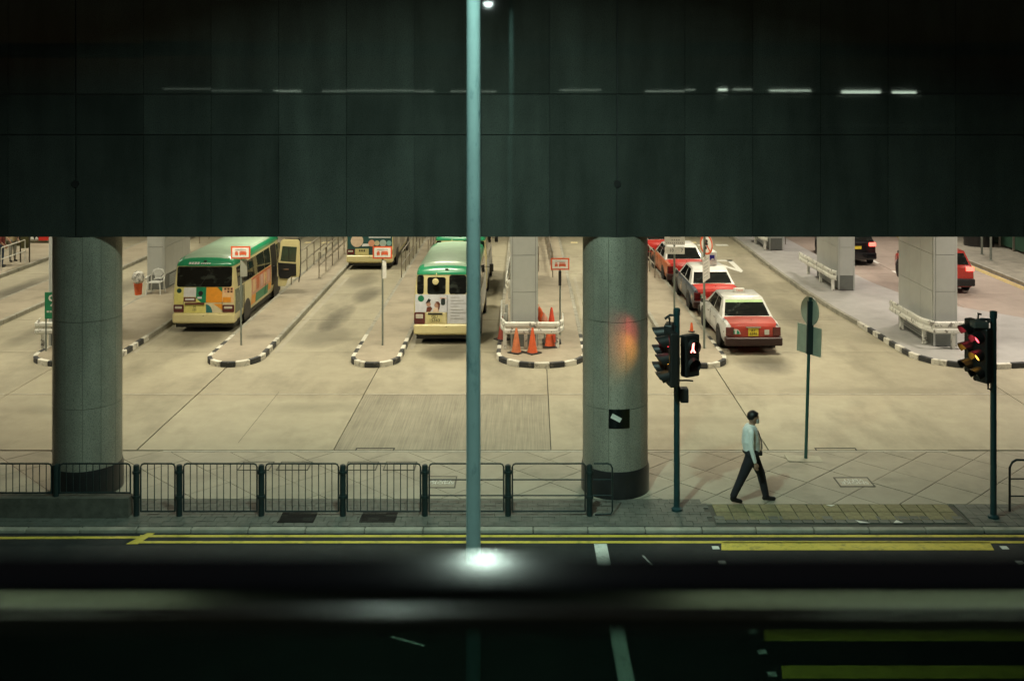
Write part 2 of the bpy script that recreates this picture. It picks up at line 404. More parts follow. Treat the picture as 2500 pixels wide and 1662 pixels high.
# gully grates by the kerb
for k, x in enumerate((-4.3, -2.82)):
    t = thing('drain_grate', ['dark iron drain grate beside the kerb under the barred railing', 'dark iron drain grate near the middle of the railing'][k], 'drain', (x, 19.52, .008))
    MB().bx(-.33, .33, -.24, .24, -.012, -.008).build('pit', M('pit_black', (.004, .004, .004), .9), t)
    for q in range(9): MB().bx(-.32, .32, -.235+q*.053, -.215+q*.053, -.008, .003).build('bar', M('iron_dark', (.02, .02, .018), .6, .5), t)

# terminus forecourt: concrete bays with recessed joints
fc = MB().bx(-34, 34, 23.06, 74, -.28, -.03).build('forecourt', joint_dark); fc['kind'] = 'structure'
XJ = [-32, -27.2, -22.6, -18.1, -13.45, -8.6, -4.32, .40, 5.12, 12.2]
YJ = [23.12, 27.28, 31.6, 36.0, 40.4, 44.8, 49.2, 53.6, 58, 64, 72]
for i in range(len(XJ)-1):
    for j in range(len(YJ)-1):
        MB().bx(XJ[i]+(.022 if i in (5, 8) and j < 2 else .011), XJ[i+1]-.011, YJ[j]+.011, YJ[j+1]-.011, -.029, 0).build('slab', ribbed if (i, j) == (6, 0) else concrete, fc)
XR = [12.2, 15.4, 19.5]
for i in range(2):
    for j in range(len(YJ)-1):
        MB().bx(XR[i]+.011, XR[i+1]-.011, YJ[j]+.011, YJ[j+1]-.011, -.029, 0).build('slab', concrete if j < 2 else pink_conc, fc)
MB().bx(19.511, 34, 23.12, 36, -.029, 0).build('slab', concrete, fc)
MB().bx(-8, 9, 22.99, 23.09, -.029, .004).build('edging', kerb_grey, fc)
for x in (-11.31, -10.44, -9.55, -7.25, -6.37, 1.26, 2.10, 3.0, 7.2, 8.1): marking(rect(x-.17, x+.17, 53.5, 53.95), pale_y, fc, 0)
marking([(7.55,48.0),(9.05,48.0),(9.05,48.35),(7.75,48.35)], white_p, fc, 0); marking([(8.8,48.35),(9.05,48.35),(9.0,45.6),(8.8,45.1)], white_p, fc, 0)
marking([(7.7,48.3),(7.95,48.3),(9.0,45.5),(8.85,45.1)], white_p, fc, .005)
for k in range(3): marking(rect(7.3+k*.9, 7.9+k*.9, 52.6, 53.1), white_p, fc, 0)
for k in range(6): marking(rect(15.33, 15.47, 34.5+k*4.3, 36.9+k*4.3), white_p, fc, 0, 'lane_line')
marking(rect(19.05, 19.12, 36, 60), yellow, fc, 0); marking(rect(19.22, 19.29, 36, 60), yellow, fc, 0)
MB().tube([(-6.55,27.5,.001),(-6.52,23.6,.001)], .004).build('joint', joint_dark, fc)
seal = M('joint_seal_pale', (.40, .38, .31), .7, var=.3, scale=3)
for i in range(len(XJ)-1): MB().bx(XJ[i]+.1, XJ[i+1]-.1, 27.30, 27.345, -.01, .003).build('joint_seal', seal, fc)
for (xa, xb, ya, yb) in ((-7.68,-7.55,31.6,44), (-3.70,-3.58,32,40), (1.68,1.80,33,44), (-11.86,-11.74,31.5,42)):
    MB().bx(xa, xb, ya, yb, -.01, .003).build('channel_strip', M('channel_pale', (.33, .305, .235), .7, var=.10, scale=2), fc)
# iron channel by the footpath edge
for k, (x0, x1) in enumerate(((-3.85, -3.0), (6.15, 7.05))):
    MB().bx(x0, x1, 23.22, 23.26, -.01, .004).bx(x0, x0+.03, 23.10, 23.22, -.01, .004).bx(x1-.03, x1, 23.10, 23.22, -.01, .004).build('channel_rim', M('iron_dark', (.02,.02,.018), .6, .5), fc)
# slotted drain-like ribbed patch of concrete in front of the middle bay
# ------------------------------------------------------------------ traffic islands
def stones(parent, outline, widths, paint, start_alt=0):
    """kerb stones along an open outline (list of pts); paint(s) -> material"""
    pts = [Vector(p) for p in outline]; cum = [0]
    for a, b in zip(pts, pts[1:]): cum.append(cum[-1]+(b-a).length)
    tot = cum[-1]
    def at(s):
        s = max(0, min(tot, s))
        for i in range(len(pts)-1):
            if s <= cum[i+1] or i == len(pts)-2:
                d = pts[i+1]-pts[i]; u = (s-cum[i])/max(1e-6, d.length)
                t = d.normalized(); return pts[i]+d*u, Vector((-t.y, t.x))
    s = 0; k = start_alt
    while s < tot-.05:
        L = widths(s); e = min(tot, s+L); n = 3 if L < .7 else 2
        outer = [at(s+.006+(e-s-.012)*q/n) for q in range(n+1)]
        poly = [tuple(p) for p, _ in outer]+[tuple(p+nn*.13) for p, nn in outer[::-1]]
        mt = paint((s+e)/2, k)
        bevel(MB().prism(poly, -.028, .15+random.uniform(-.006, .006)).build('kerb_stone', mt, parent), .022)
        s = e; k += 1
def island(label, xl, xr, yn, yend, nose=None, back=0.0, paint_len=2.2, top=None, name='traffic_island'):
    t = thing(name, label, 'traffic island')
    hw = (xr-xl)/2; cx = (xl+xr)/2; nd = nose or hw
    N = 18
    arcp = [(cx-hw*math.cos(math.pi*i/N), yn+nd-nd*math.sin(math.pi*i/N)) for i in range(N+1)]
    outl = [(xl+back, yend)]+arcp+[(xr+back, yend)]
    inn = 0.12
    poly = [(xl+back+inn, yend)]+[(cx-(hw-inn)*math.cos(math.pi*i/N), yn+nd-(nd-inn)*math.sin(math.pi*i/N)) for i in range(N+1)]+[(xr+back-inn, yend)]
    MB().prism(poly, -.03, .142).build('top_slab', top or island_top, t)
    la = (yend-yn-nd); ln = 0
    for a, b in zip(arcp, arcp[1:]): ln += math.dist(a, b)
    def widths(s): return .45 if la-paint_len < s < la+ln+paint_len else .92
    def paint(s, k): return (kerb_white if k % 2 else kerb_black) if la-paint_len < s < la+ln+paint_len else kerb_grey
    stones(t, outl, widths, paint)
    return t
island('kerbed island with the green number 9 board and grey piers', -14.46, -11.94, 29.95, 60, 1.1)
island('narrow kerbed island beside the minibus with the open door', -9.37, -7.76, 29.9, 60, .95, -.45)
island('narrow kerbed island between the empty bay and the white-backed minibus', -5.22, -3.77, 29.85, 60, .85, -.3)
island('kerbed island crowded with orange cones round a grey pier', -1.05, 1.58, 29.8, 60, 1.2, -.2)
island('narrow kerbed island beside the queue of red taxis', 4.04, 5.58, 29.75, 60, .95, -.55)
island('kerbed island left of the number 9 board', -19.4, -17.52, 28.5, 60, .9, -.1)
island('kerbed island where two people wait behind a rail', -24.6, -21.75, 30, 60, 1.0, -.3)
# the wide pale island on the right, with a curving kerb
t = thing('traffic_island', 'wide pale paved island with three grey piers and white guard rails', 'traffic island')
FL = [(10.30,60),(10.28,51.6),(10.25,46.6),(10.33,40.8),(10.5,37.5),(10.72,35),(10.80,33.6),(10.88,32.0),(11.0,30.9),(11.35,30.25),(11.95,29.85),(12.9,29.7),(14.2,29.9),(15.6,30.4)]
FR = [(17.8,33),(16.6,35.6),(15.2,37.3),(13.9,39.4),(13.45,42),(13.2,46),(13.0,52),(12.9,60)]
MB().prism([(p[0]+.1, p[1]+(.1 if p[1] < 30.5 else 0)) for p in FL]+FR, -.03, .125).build('top_slab', pale_pave, t)
tot = 0
for a, b in zip(FL, FL[1:]): tot += math.dist(a, b)
stones(t, FL, lambda s: .45 if s > tot-9.3 else .92, lambda s, k: (kerb_white if k % 2 else kerb_black) if s > tot-9.3 else kerb_grey)
rk = thing('far_footpath', 'raised footpath with stone kerb beyond the right-hand road', 'footpath')
MB().bx(19.52, 30, 36, 62, -.28, .14).build('top_slab', M('far_path', (.20, .19, .15), .7, var=.3, scale=2), rk)
for k in range(26): bevel(MB().bx(19.40, 19.53, 36+k*1.0+.005, 36+k*1.0+.995, -.02, .15).build('kerb_stone', kerb_grey, rk), .02)

# ================================================================== OVERPASS AND COLUMNS
ov = thing('overpass', 'dark granite-clad overpass deck spanning above the bus terminus', 'overpass', (0, 20.45, 5.0))
MB().bx(-40, 40, .035, .9, .01, 7.2).build('edge_beam', M('beam_backing', (.03, .03, .03), .8), ov)
MB().bx(-40, 40, .9, 60, 1.3, 1.9).build('deck_soffit', M('soffit_grey', (.30, .30, .26), .8), ov)
JX = 1.628; PW = 1.30
rows = [(0.0, 1.955), (1.965, 2.735), (2.745, 4.9)]
for k in range(-10, 10):
    x0, x1 = JX+k*PW, JX+(k+1)*PW
    gap0 = .012 if k in (0, -8) else .004; gap1 = .012 if k in (-1, -9) else .004
    for (z0, z1) in rows:
        tx, tz = random.gauss(0, .0011), random.gauss(0, .0008)
        pw, ph = (x1-x0)/2, (z1-z0)/2
        m = MB(); cx, cz = (x0+x1)/2, (z0+z1)/2
        a, b, c_, d = x0+gap0-cx, x1-gap1-cx, z0-cz+.003, z1-cz-.003
        m.bx(a, b, 0, .03, c_, d)
        o = m.build('panel', g_fascia, ov, loc=(cx, 0, cz)); o.rotation_euler = (tz, 0, tx)
for k in (0, -8):
    MB().lathe([(.001, .0), (.068, .0), (.068, .02), (.001, .02)], (0,0,0), 20, 'y').build('joint_cap', blackstone, ov, loc=(JX+k*PW, .0, 1.02))
COLR = .64
def ringpanel(a0, a1, z0, z1, r, th=.03, n=5):
    m = MB(); vs = []; rings = []
    out = [(r*math.cos(a0+(a1-a0)*i/n), r*math.sin(a0+(a1-a0)*i/n)) for i in range(n+1)]
    inn = [((r-th)*math.cos(a0+(a1-a0)*i/n), (r-th)*math.sin(a0+(a1-a0)*i/n)) for i in range(n+1)]
    return m.prism(out+inn[::-1], z0, z1)
def round_column(x, y, label, detail=True):
    t = thing('round_column', label, 'column', (x, y, 0))
    MB().lathe([(COLR-.03, 0), (COLR-.03, 5.0)], n=40).build('core', blackstone, t, 30)
    for (z0, z1) in ((.52, 1.70), (1.71, 3.37), (3.38, 5.0)):
        for k in range(12):
            a = 2*math.pi*(k+.48)/12
            g_ = .0045
            ringpanel(a+g_, a+2*math.pi/12-g_, z0, z1, COLR).build('cladding_panel', g_col, t, 30)
    MB().lathe([(COLR+.03, 0), (COLR+.03, .46), (COLR+.012, .52), (COLR-.02, .52)], n=40).build('skirting', blackstone, t, 40)
    return t
c1 = round_column(1.63, 21.0, 'round granite column with a small metal plate next to the traffic signal')
m = ringpanel(R(-105), R(-75)+.1, 1.36, 1.72, COLR+.012, .012, 10)
pl = m.build('metal_plate', M('plate_dark_metal', (.03, .035, .035), .22, .9), c1, 40)
m = MB(); m.bx(-.10, .10, -.004, .004, -.045, .045)
o = m.build('torn_sticker', sign_white, c1, loc=(-.03, -.657, 1.56)); o.rotation_euler = (0, R(28), 0)
round_column(-8.77, 21.0, 'round granite column rising behind the barred railing')
# grey clad piers under the deck
def pier(x0, x1, y0, label, dep=3.1):
    t = thing('square_pier', label, 'pier', ((x0+x1)/2, y0, .14))
    w2 = (x1-x0)/2
    MB().bx(-w2+.03, w2-.03, .03, dep-.03, -.02, 6.1).build('core', clad_j, t)
    zs = [0, .55, 1.62, 2.72, 3.82, 4.92, 6.1]
    for i in range(6):
        z0, z1 = zs[i]+.006, zs[i+1]-.006
        mt = clad_dk if i == 0 else clad
        MB().bx(-w2+.075, w2-.075, 0, .03, z0, z1).build('panel', mt, t)
        for s in (-1, 1):
            xa, xb = sorted((s*w2, s*(w2-.03)))
            for q in range(3):
                ya, yb = .075+(dep-.15)*q/3+.005, .075+(dep-.15)*(q+1)/3-.005
                MB().bx(xa, xb, ya, yb, z0, z1).build('panel', mt, t)
    for s in (-1, 1):      # corner trims
        xa, xb = sorted((s*(w2-.012), s*(w2-.066)))
        MB().bx(xa, xb, .008, .06, 0, 6.1).build('corner_trim', clad, t)
    # louvre at the foot of the sides
    for s in (-1, 1):
        for q in range(6):
            xa, xb = sorted((s*(w2+.001), s*(w2+.015)))
            MB().bx(xa, xb, .5, dep-.4, .08+q*.07, .115+q*.07).build('louvre', clad, t)
    return t
pier(-14.46, -13.75, 31.8, 'grey clad pier behind the number 9 board')
pier(-14.70, -14.02, 40.6, 'grey clad pier behind the white plastic chair')
pier(-.66, .16, 31.7, 'grey clad pier among the orange cones')
pier(-.72, .06, 40.6, 'grey clad pier hidden behind the cone island pier')
pier(11.97, 12.70, 31.8, 'grey clad pier ringed by a peeling white rail, by the second signal')
pier(11.62, 12.27, 40.5, 'grey clad pier with a straight white rail along its side')
pier(11.20, 11.88, 50.4, 'farthest grey clad pier on the pale paved island')
far_col = thing('round_column', 'beige round column with black base on the far footpath', 'column', (21.75, 51.9, .14))
MB().lathe([(.62, .5), (.62, 5.9)], n=28).build('shaft', g_col, far_col, 30)
MB().lathe([(.70, 0), (.70, .62), (.62, .62)], n=28).build('skirting', blackstone, far_col, 30)

# ------------------------------------------------------------------ lamps under the deck (each a real fitting)
for i, x in enumerate((-23.5, -16.3, -9.0, -3.2, 2.6, 8.0, 14.6, 20.5)):
    for j, y in enumerate((25.2, 30.4, 37.5, 44.6, 51.6)):
        right = x > 12
        t = thing('ceiling_lamp', 'tube lamp fixed under the overpass deck', 'lamp', (x, y, 6.14), 0, 'lamps under the deck')
        MB().bx(-.75, .75, -.14, .14, 0, .10).build('housing', plastic_w, t)
        ld = bpy.data.lights.new('tube_light', 'AREA'); ld.shape = 'RECTANGLE'; ld.size = 1.45; ld.size_y = .26; ld.spread = R(132)
        ld.energy = P_CEIL*(.62, 1.0, .95, .95, .95)[j]; ld.color = (1.0, .88, .74) if right else (1.0, .92, .70)
        lo = bpy.data.objects.new('tube_light', ld); C.objects.link(lo); lo.parent = t; lo.location = (0, 0, -.02)

# ================================================================== STREET LAMP (the tall teal pole)
sl = thing('street_lamp', 'tall teal lamp post in front of the dark granite overpass', 'street lamp', (-.61, 11.0, .06))
MB().lathe([(.11, 0), (.11, 1.2), (.075, 1.25), (.0735, 6), (.071, 10.6)], n=24).build('post', teal_pole, sl, 40)
MB().lathe([(.16, 0), (.16, .03), (.11, .05)], n=20).build('base_flange', teal_pole, sl, 40)
MB().tube([(0,0,10.5),(-.05,.15,10.85),(-.2,.8,11.05),(-.35,1.5,11.1)], .04, 10).build('arm', teal_pole, sl, 40)
hd = MB().loft([[(-.35+dx*s, 1.4+q, 11.06+dz*s) for dx, dz in ((-.14,-.02),(.14,-.02),(.10,.09),(-.10,.09))] for q, s in ((0,.6),(.2,1),(.6,1),(.75,.6))]).build('lamp_head', M('lamp_grey', (.3,.3,.3), .4, .5), sl)
MB().tube([(0,0,10.5),(.03,-.15,10.8),(.10,-.6,10.95),(.18,-1.2,11.0)], .04, 10).build('arm', teal_pole, sl, 40)  # second arm with head and bowl, added to light the post's near side
MB().loft([[(.18+dx*s, -1.15-q, 10.98+dz*s) for dx, dz in ((-.14,-.02),(.14,-.02),(.10,.09),(-.10,.09))] for q, s in ((0,.6),(.2,1),(.6,1),(.75,.6))]).build('lamp_head', MATS['lamp_grey'], sl)
ld = bpy.data.lights.new('street_light', 'AREA'); ld.shape = 'RECTANGLE'; ld.size = .26; ld.size_y = .55; ld.energy = P_STREET*.52; ld.color = (.72, 1.0, .92); ld.spread = R(110)
lo = bpy.data.objects.new('street_light', ld); C.objects.link(lo); lo.parent = sl; lo.location = (.18, -1.5, 10.93)
bowl = E('street_lamp_bowl', (.80, 1.0, .93), 95)
MB().loft([[(.18+r_*math.cos(a)*.55, -1.5+r_*math.sin(a), 10.955-d_) for a in [2*math.pi*k/16 for k in range(16)]] for r_, d_ in ((.20,0),(.19,.05),(.12,.10),(.02,.12))]).build('lamp_bowl', bowl, sl, 50)
ld = bpy.data.lights.new('street_light', 'AREA'); ld.shape = 'RECTANGLE'; ld.size = .26; ld.size_y = .6; ld.energy = P_STREET*1.75; ld.color = (.66, 1.0, .84); ld.spread = R(140)
lo = bpy.data.objects.new('street_light', ld); C.objects.link(lo); lo.parent = sl; lo.location = (-.35, 1.75, 11.03); lo.rotation_euler = (R(12), 0, 0)

# ================================================================== PEDESTRIAN RAILING
rl = thing('pedestrian_railing', 'dark green barred pedestrian railing along the kerb', 'railing', (0, 19.6, 0))
def frame(x0, x1, zb, zt, r=.016):
    k = .06
    return MB().tube([(x0,0,zb),(x0,0,zt-k),(x0+k*.3,0,zt-k*.3),(x0+k,0,zt),(x1-k,0,zt),(x1-k*.3,0,zt-k*.3),(x1,0,zt-k),(x1,0,zb)], r, 8)
px = [-7.29, -6.50, -4.99, -3.49, -1.98, -.45, 1.05]
for x in px:
    t_ = MB().lathe([(.055, 0), (.055, .90), (.05, .93), (.02, .945)], n=14).build('post', fence_dk, rl, 40, loc=(x,0,0))
    for z in (.80, .35): MB().lathe([(.075, -.025), (.075, .025)], n=12).build('clamp', fence_dk, t_, 40, loc=(0,0,z))
for a, b, bars in ((-7.29,-6.50,1),(-6.50,-4.99,1),(-4.99,-3.49,1),(-3.49,-1.98,1),(-1.98,-.45,0),(-.45,1.05,0)):
    x0, x1 = a+.08, b-.08
    frame(x0, x1, .08, .955).build('panel_frame', fence_dk if bars else M('railing_grey', (.06,.065,.06), .4, .5), rl, 40)
    MB().tube([(x0,0,.08),(x1,0,.08)], .016).build('bottom_rail', fence_dk, rl, 40)
    if bars:
        n = int(round((x1-x0)/.123))
        for k in range(1, n): MB().cyl((x0+(x1-x0)*k/n,0,.08),(x0+(x1-x0)*k/n,0,.955), .0085, n=6).build('bar', fence_dk, rl, 40)
    else:
        for z in (.66, .37): MB().tube([(x0,0,z),(x1,0,z)], .013).build('rail', M('railing_grey', (.06,.065,.06), .4, .5), rl, 40)
MB().tube([(1.13,0,.955),(1.38,0,.955),(1.44,0,.935),(1.47,0,.88),(1.47,0,.08),(1.44,0,.03),(1.15,0,.02)], .016).build('end_hoop', fence_dk, rl, 40)
for z in (.66, .37): MB().tube([(1.12,0,z),(1.47,0,z)], .013).build('rail', fence_dk, rl, 40)
r2 = thing('pedestrian_railing', 'dark barred railing on a low plinth before the left column', 'railing', (-9.6, 19.6, 0))
MB().bx(-4, 2.2, -.12, .12, 0, .36).build('plinth', M('plinth_dark', (.085, .082, .066), .8, var=.35, bump=.2), r2)
frame(-3.9, .75, .40, .955).build('panel_frame', fence_dk, r2, 40); frame(.9, 2.2, .40, .955).build('panel_frame', fence_dk, r2, 40)
MB().tube([(-3.9,0,.42),(2.2,0,.42)], .016).build('bottom_rail', fence_dk, r2, 40)
for k in range(50):
    xx = -3.9+k*.123
    MB().cyl((xx,0,.42),(xx,0,.955), .0085, n=6).build('bar', fence_dk, r2, 40)
for xx in (-3.9, .83): MB().lathe([(.055,.36),(.055,.94),(.02,.955)], n=12).build('post', fence_dk, r2, 40, loc=(xx,0,0))
r3 = thing('pedestrian_railing', 'end of a plain pedestrian railing past the second signal', 'railing', (8.85, 19.75, 0))
MB().tube([(0,0,.02),(0,0,.82),(.05,0,.93),(.12,0,.97),(3,0,.97)], .022).build('hoop', fence_dk, r3, 40)
for z in (.62, .30): MB().tube([(.02,0,z),(3,0,z)], .014).build('rail', fence_dk, r3, 40)

# ================================================================== TRAFFIC SIGNALS
def visor(parent, loc, length=.24, r=.115):
    m = MB(); n = 14; rings = []
    for d, k in ((0, 1.0), (length, .96)):
        pass
    a0, a1 = R(-35), R(215)
    outer0 = [(r*math.cos(a0+(a1-a0)*i/n), 0, r*math.sin(a0+(a1-a0)*i/n)) for i in range(n+1)]
    inner0 = [((r-.006)*math.cos(a0+(a1-a0)*i/n), 0, (r-.006)*math.sin(a0+(a1-a0)*i/n)) for i in range(n+1)]
    def fwd(p):  # longer at the top than at the lower lips
        return -length*(.45+.55*(p[2]/r+.6)/1.6)
    ring_a = outer0+inner0[::-1]; ring_b = [(p[0], fwd(p), p[2]-.03) for p in ring_a]
    m.loft([ring_a, ring_b]); return m.build('visor', sig_black, parent, 40, loc=loc)
def vehicle_head(parent, loc, yaw, light=True):
    h = bpy.data.objects.new('signal_head', None); C.objects.link(h); h.parent = parent; h.location = loc; h.rotation_euler = (0,0,yaw)
    bevel(MB().bx(-.16, .16, 0, .17, -.50, .50).build('housing', sig_black, h), .03)
    for k, (z, mt) in enumerate(((.32, lit_r), (0, lit_a), (-.32, M('lamp_green_off', (.01,.03,.02), .2)))):
        MB().lathe([(.001, .03), (.06, .024), (.10, .0)], n=20, axis='y').build('lens', mt, h, 60, loc=(0, -.004, z))
        visor(h, (0, -.002, z))
        if k < 2 and light:
            ld = bpy.data.lights.new('signal_light', 'SPOT'); ld.energy = 13 if k == 0 else 16; ld.color = ((1,.08,.08),(1,.42,.03))[k]; ld.shadow_soft_size = .06; ld.spot_size = R(84); ld.spot_blend = .8
            lo = bpy.data.objects.new('signal_light', ld); C.objects.link(lo); lo.parent = h; lo.location = (0, -.27, z-.06); lo.rotation_euler = (R(-82), 0, R(-24))
    for z in (.62, -.6): MB().tube([(.10,.10,z*.80),(.10,.10,z),(.17,.10,z)], .02).build('bracket', sig_black, h, 40)
    return h
def sig_pole(loc, h, label, lean=0):
    t = thing('traffic_signal', label, 'traffic signal', loc)
    MB().lathe([(.10, 0), (.10, .04), (.057, .07), (.055, h-.14), (.058, h-.13), (.066, h-.12), (.066, h-.01), (.05, h)], n=18).build('pole', dk_teal, t, 40)
    return t
s1 = sig_pole((2.69, 19.85, 0), 3.76, 'traffic signal with red, amber and red-man lamps beside the plated column')
vehicle_head(s1, (-.22, .02, 2.98), R(-104))
MB().tube([(-.22,.02,3.56),(-.12,.05,3.62),(0,.03,3.62)], .025).build('bracket', sig_black, s1, 40)
# a second head on the same post facing a little more this way makes the double row of hoods
vehicle_head(s1, (-.20, -.24, 2.88), R(-80), False)
ph = bpy.data.objects.new('pedestrian_head', None); C.objects.link(ph); ph.parent = s1; ph.location = (.30, -.02, 2.88); ph.rotation_euler = (0,0,R(30))
bevel(MB().bx(-.165, .165, 0, .18, -.40, .38).build('housing', sig_black, ph), .03)
for z in (.17, -.17):
    MB().bx(-.105, .105, -.006, -.001, z-.12, z+.12).build('lens', M('lens_dark', (.02,.01,.01), .2), ph)
    visor(ph, (0, -.002, z), .09, .14)
mn = MB(); mn.bx(-.02,.022,-.012,-.008,.20,.25)
for (x0,z0,x1,z1,wd) in ((-.002,.205,-.012,.12,.045),(-.012,.13,-.058,.065,.032),(-.008,.13,.03,.06,.032),(.03,.06,.05,.055,.02)):
    mn.cyl((x0,-.009,z0),(x1,-.009,z1), wd/2, n=6)
mn.build('walking_man', lit_man, ph)
for z in (3.24, 2.42): MB().tube([(0,-.02,z),(.22,-.02,z),(.30,.02,z-.02)], .016).build('bracket', sig_black, s1, 40)
MB().tube([(.06,-.04,3.1),(.14,-.06,2.85),(.16,-.05,2.7),(.06,-.04,2.55)], .007, 6).build('cable', black_pl, s1, 40)
bevel(MB().bx(.055, .21, -.10, .10, 2.02, 2.28).build('push_button_box', sig_black, s1), .02)
s2 = sig_pole((8.44, 19.5, 0), 3.78, 'traffic signal with red and amber lamps facing the railing end')
vehicle_head(s2, (-.26, -.02, 2.98), R(-62), False)
vehicle_head(s2, (-.34, .22, 3.08), R(-70), False)
MB().tube([(-.3,.1,3.58),(-.2,.05,3.62),(0,.0,3.62)], .025).build('bracket', sig_black, s2, 40)
bevel(MB().bx(-.40, -.12, -.12, .12, 3.48, 3.60).build('top_box', M('signal_grey', (.08,.085,.08), .5), s2), .03)

# ================================================================== SIGNS
rs = thing('road_sign', 'round traffic sign seen from behind on a leaning green pole', 'road sign', (5.80, 22.6, 0))
rs.rotation_euler = (0, R(1.6), 0)
MB().lathe([(.035, 0), (.035, 3.42)], n=14).build('pole', M('sign_pole_green', (.03,.10,.085), .45), rs, 40)
bk = M('sign_back_green', (.36,.42,.34), .45, .2)
o = MB().lathe([(.001,0),(.305,0),(.305,.012),(.001,.012)], n=36, axis='y').build('disc', bk, rs, 30, loc=(.02,.06,3.12)); o.rotation_euler = (0,0,R(-67))
o = MB().bx(-.34,.34,-.006,.006,-.30,.30).build('plate', bk, rs, loc=(.02,.07,2.50)); o.rotation_euler = (0,0,R(-58))
MB().bx(-.055,.075,-.04,.03,2.22,3.34).build('mounting_channel', M('channel_dark', (.015,.03,.03), .5), rs)
MB().bx(-.42,.42,-.22,.16,.004,.012).build('base_patch', M('patch_concrete', (.33,.31,.23), .6), rs)
def bus_stop(x, y, z, label, zt=2.78, pole=True):
    t = thing('bus_stop_sign', label, 'bus stop sign', (x, y, .14))
    MB().lathe([(.028, 0), (.028, zt+.1)], n=10).build('pole', grey_pole, t, 40)
    MB().bx(-.29,.29,-.045,-.03,zt-.185,zt+.185).build('frame', sign_red, t)
    pn = MB().bx(-.245,.245,-.052,-.0451,zt-.14,zt+.14).build('plate', sign_white, t)
    m = MB()     # two little vehicle pictograms
    for (x0, x1, zz) in ((-.165, -.075, .02), (-.035, .175, .02)):
        m.bx(x0, x1, -.058, -.0521, zt-.065, zt+.0)
        m.bx(x0+.012, x1-.012, -.0575, -.0521, zt+.015, zt+.04)
        m.bx(x0+.01, x0+.035, -.058, -.0521, zt-.085, zt-.066); m.bx(x1-.035, x1-.01, -.058, -.0521, zt-.085, zt-.066)
    m.build('bus_pictogram', sign_red, pn)
    MB().bx(-.16,.17,-.0575,-.0521,zt+.075,zt+.09).build('print_line', M('print_grey', (.3,.29,.27), .6), pn)
    return t
b1 = bus_stop(-8.73, 31.9, 0, 'red framed bus stop sign beside the open-doored minibus')
o = MB().bx(-.01,.20,-.006,.004,-.25,.25).build('notice', M('notice_grey', (.33,.34,.28), .6), b1, loc=(0,-.035,2.30)); o.rotation_euler = (0,0,R(35))
b2 = bus_stop(-4.49, 31.9, 0, 'red framed bus stop sign on the island before the teal-backed minibus')
o = MB().bx(0,.12,-.006,.004,-.28,.26).build('notice', sign_white, b2, loc=(0,-.035,2.28)); o.rotation_euler = (0,0,R(25))
b3 = bus_stop(.86, 33.2, 0, 'red framed bus stop sign above the cones and white rail', 2.22)
MB().bx(-.05,.04,-.06,-.03,1.55,2.0).build('taped_bundle', black_pl, b3)
# parking time plate and the ringed prohibition sign on the taxi island
t = thing('street_sign', 'white street plates reading 10 and 7 on a grey pole', 'street sign', (4.65, 34.9, .14))
MB().lathe([(.032, 0), (.032, 2.95)], n=12).build('pole', grey_pole, t, 40)
pA = MB().bx(-.33,.34,-.05,-.035,2.56,3.06).build('plate', sign_white, t); pB = MB().bx(-.32,.33,-.05,-.035,2.26,2.50).build('plate', sign_white, t)
text('10', .155, ink, t, (-.10, -.053, 2.375)); text('7', .155, ink, t, (.24, -.053, 2.375))
m = MB()
for k in range(9): m.bx(-.27+k*.063, -.24+k*.063, -.053, -.0501, 2.61, 2.645)
for k in range(4): m.bx(-.10+k*.075, -.06+k*.075, -.053, -.0501, 2.70, 2.745)
m.bx(-.15,.2,-.053,-.0501,2.80,2.82).bx(-.2,.26,-.053,-.0501,2.87,2.885)
for q in (-.24,.03,.13): m.bx(q,q+.025,-.053,-.0501,2.355,2.365)
m.build('small_print', M('print_grey', (.3,.29,.27), .6), pA)
t = thing('road_sign', 'red ringed prohibition sign over an angled white plate', 'road sign', (5.08, 31.5, .14))
MB().lathe([(.034, 0), (.034, 3.4)], n=12).build('pole', grey_pole, t, 40)
dz = bpy.data.objects.new('sign_face', None); C.objects.link(dz); dz.parent = t; dz.location = (.06,-.05,3.08); dz.rotation_euler = (0,0,R(-62))
MB().lathe([(.001,-.004),(.30,-.004),(.30,.004),(.001,.004)], n=36, axis='y').build('disc', sign_white, dz, 30)
MB().lathe([(.245,.004),(.302,.004),(.302,.010),(.245,.010),(.245,.004)], n=36, axis='y', cap=False).build('ring', sign_red, dz, 30)
m = MB(); m.add([(-.20,-.008,.17),(-.16,-.008,.20),(.20,-.008,-.17),(.16,-.008,-.20)], [(0,1,2,3)]); m.build('slash', sign_red, dz)
m = MB(); m.lathe([(.001,-.0),(.05,-.0),(.05,.006),(.001,.006)], (.02,-.005,.10), 12, 'y').bx(-.04,.07,-.009,-.005,-.02,.05).bx(-.09,.02,-.009,-.005,-.14,-.06)
m.lathe([(.001,-.0),(.035,-.0),(.035,.006),(.001,.006)], (-.08,-.005,-.15), 12, 'y'); m.build('figure_print', ink, dz)
o = MB().bx(-.30,.30,-.006,.006,-.36,.36).build('plate', sign_white, t, loc=(.05,-.05,2.38)); o.rotation_euler = (0,R(-4),R(62))
m = MB()
for k in range(6): m.bx(-.24, .2-.05*(k % 3), -.010, -.0065, .25-k*.1, .265-k*.1)
m.build('small_print', M('print_grey', (.3,.29,.27), .6), o)
# number 9 board
t = thing('route_board', 'green route board with a large white 9 beside the left column', 'route board', (-13.95, 31.2, .14))
bd = MB().bx(-.33,.33,-.02,.02,.95,1.72).build('board', sign_green, t)
text('9', .46, sign_white, t, (-.11, -.024, 1.46)).scale = (1.15,1.1,1)
m = MB()
for k in range(4): m.bx(-.27+k*.085,-.21+k*.085,-.024,-.0201,1.13,1.185)
m.build('small_print', sign_white, bd)
for s in (-.3,.3): MB().bx(s-.02,s+.02,-.015,.015,0,.95).build('leg', grey_pole, t)

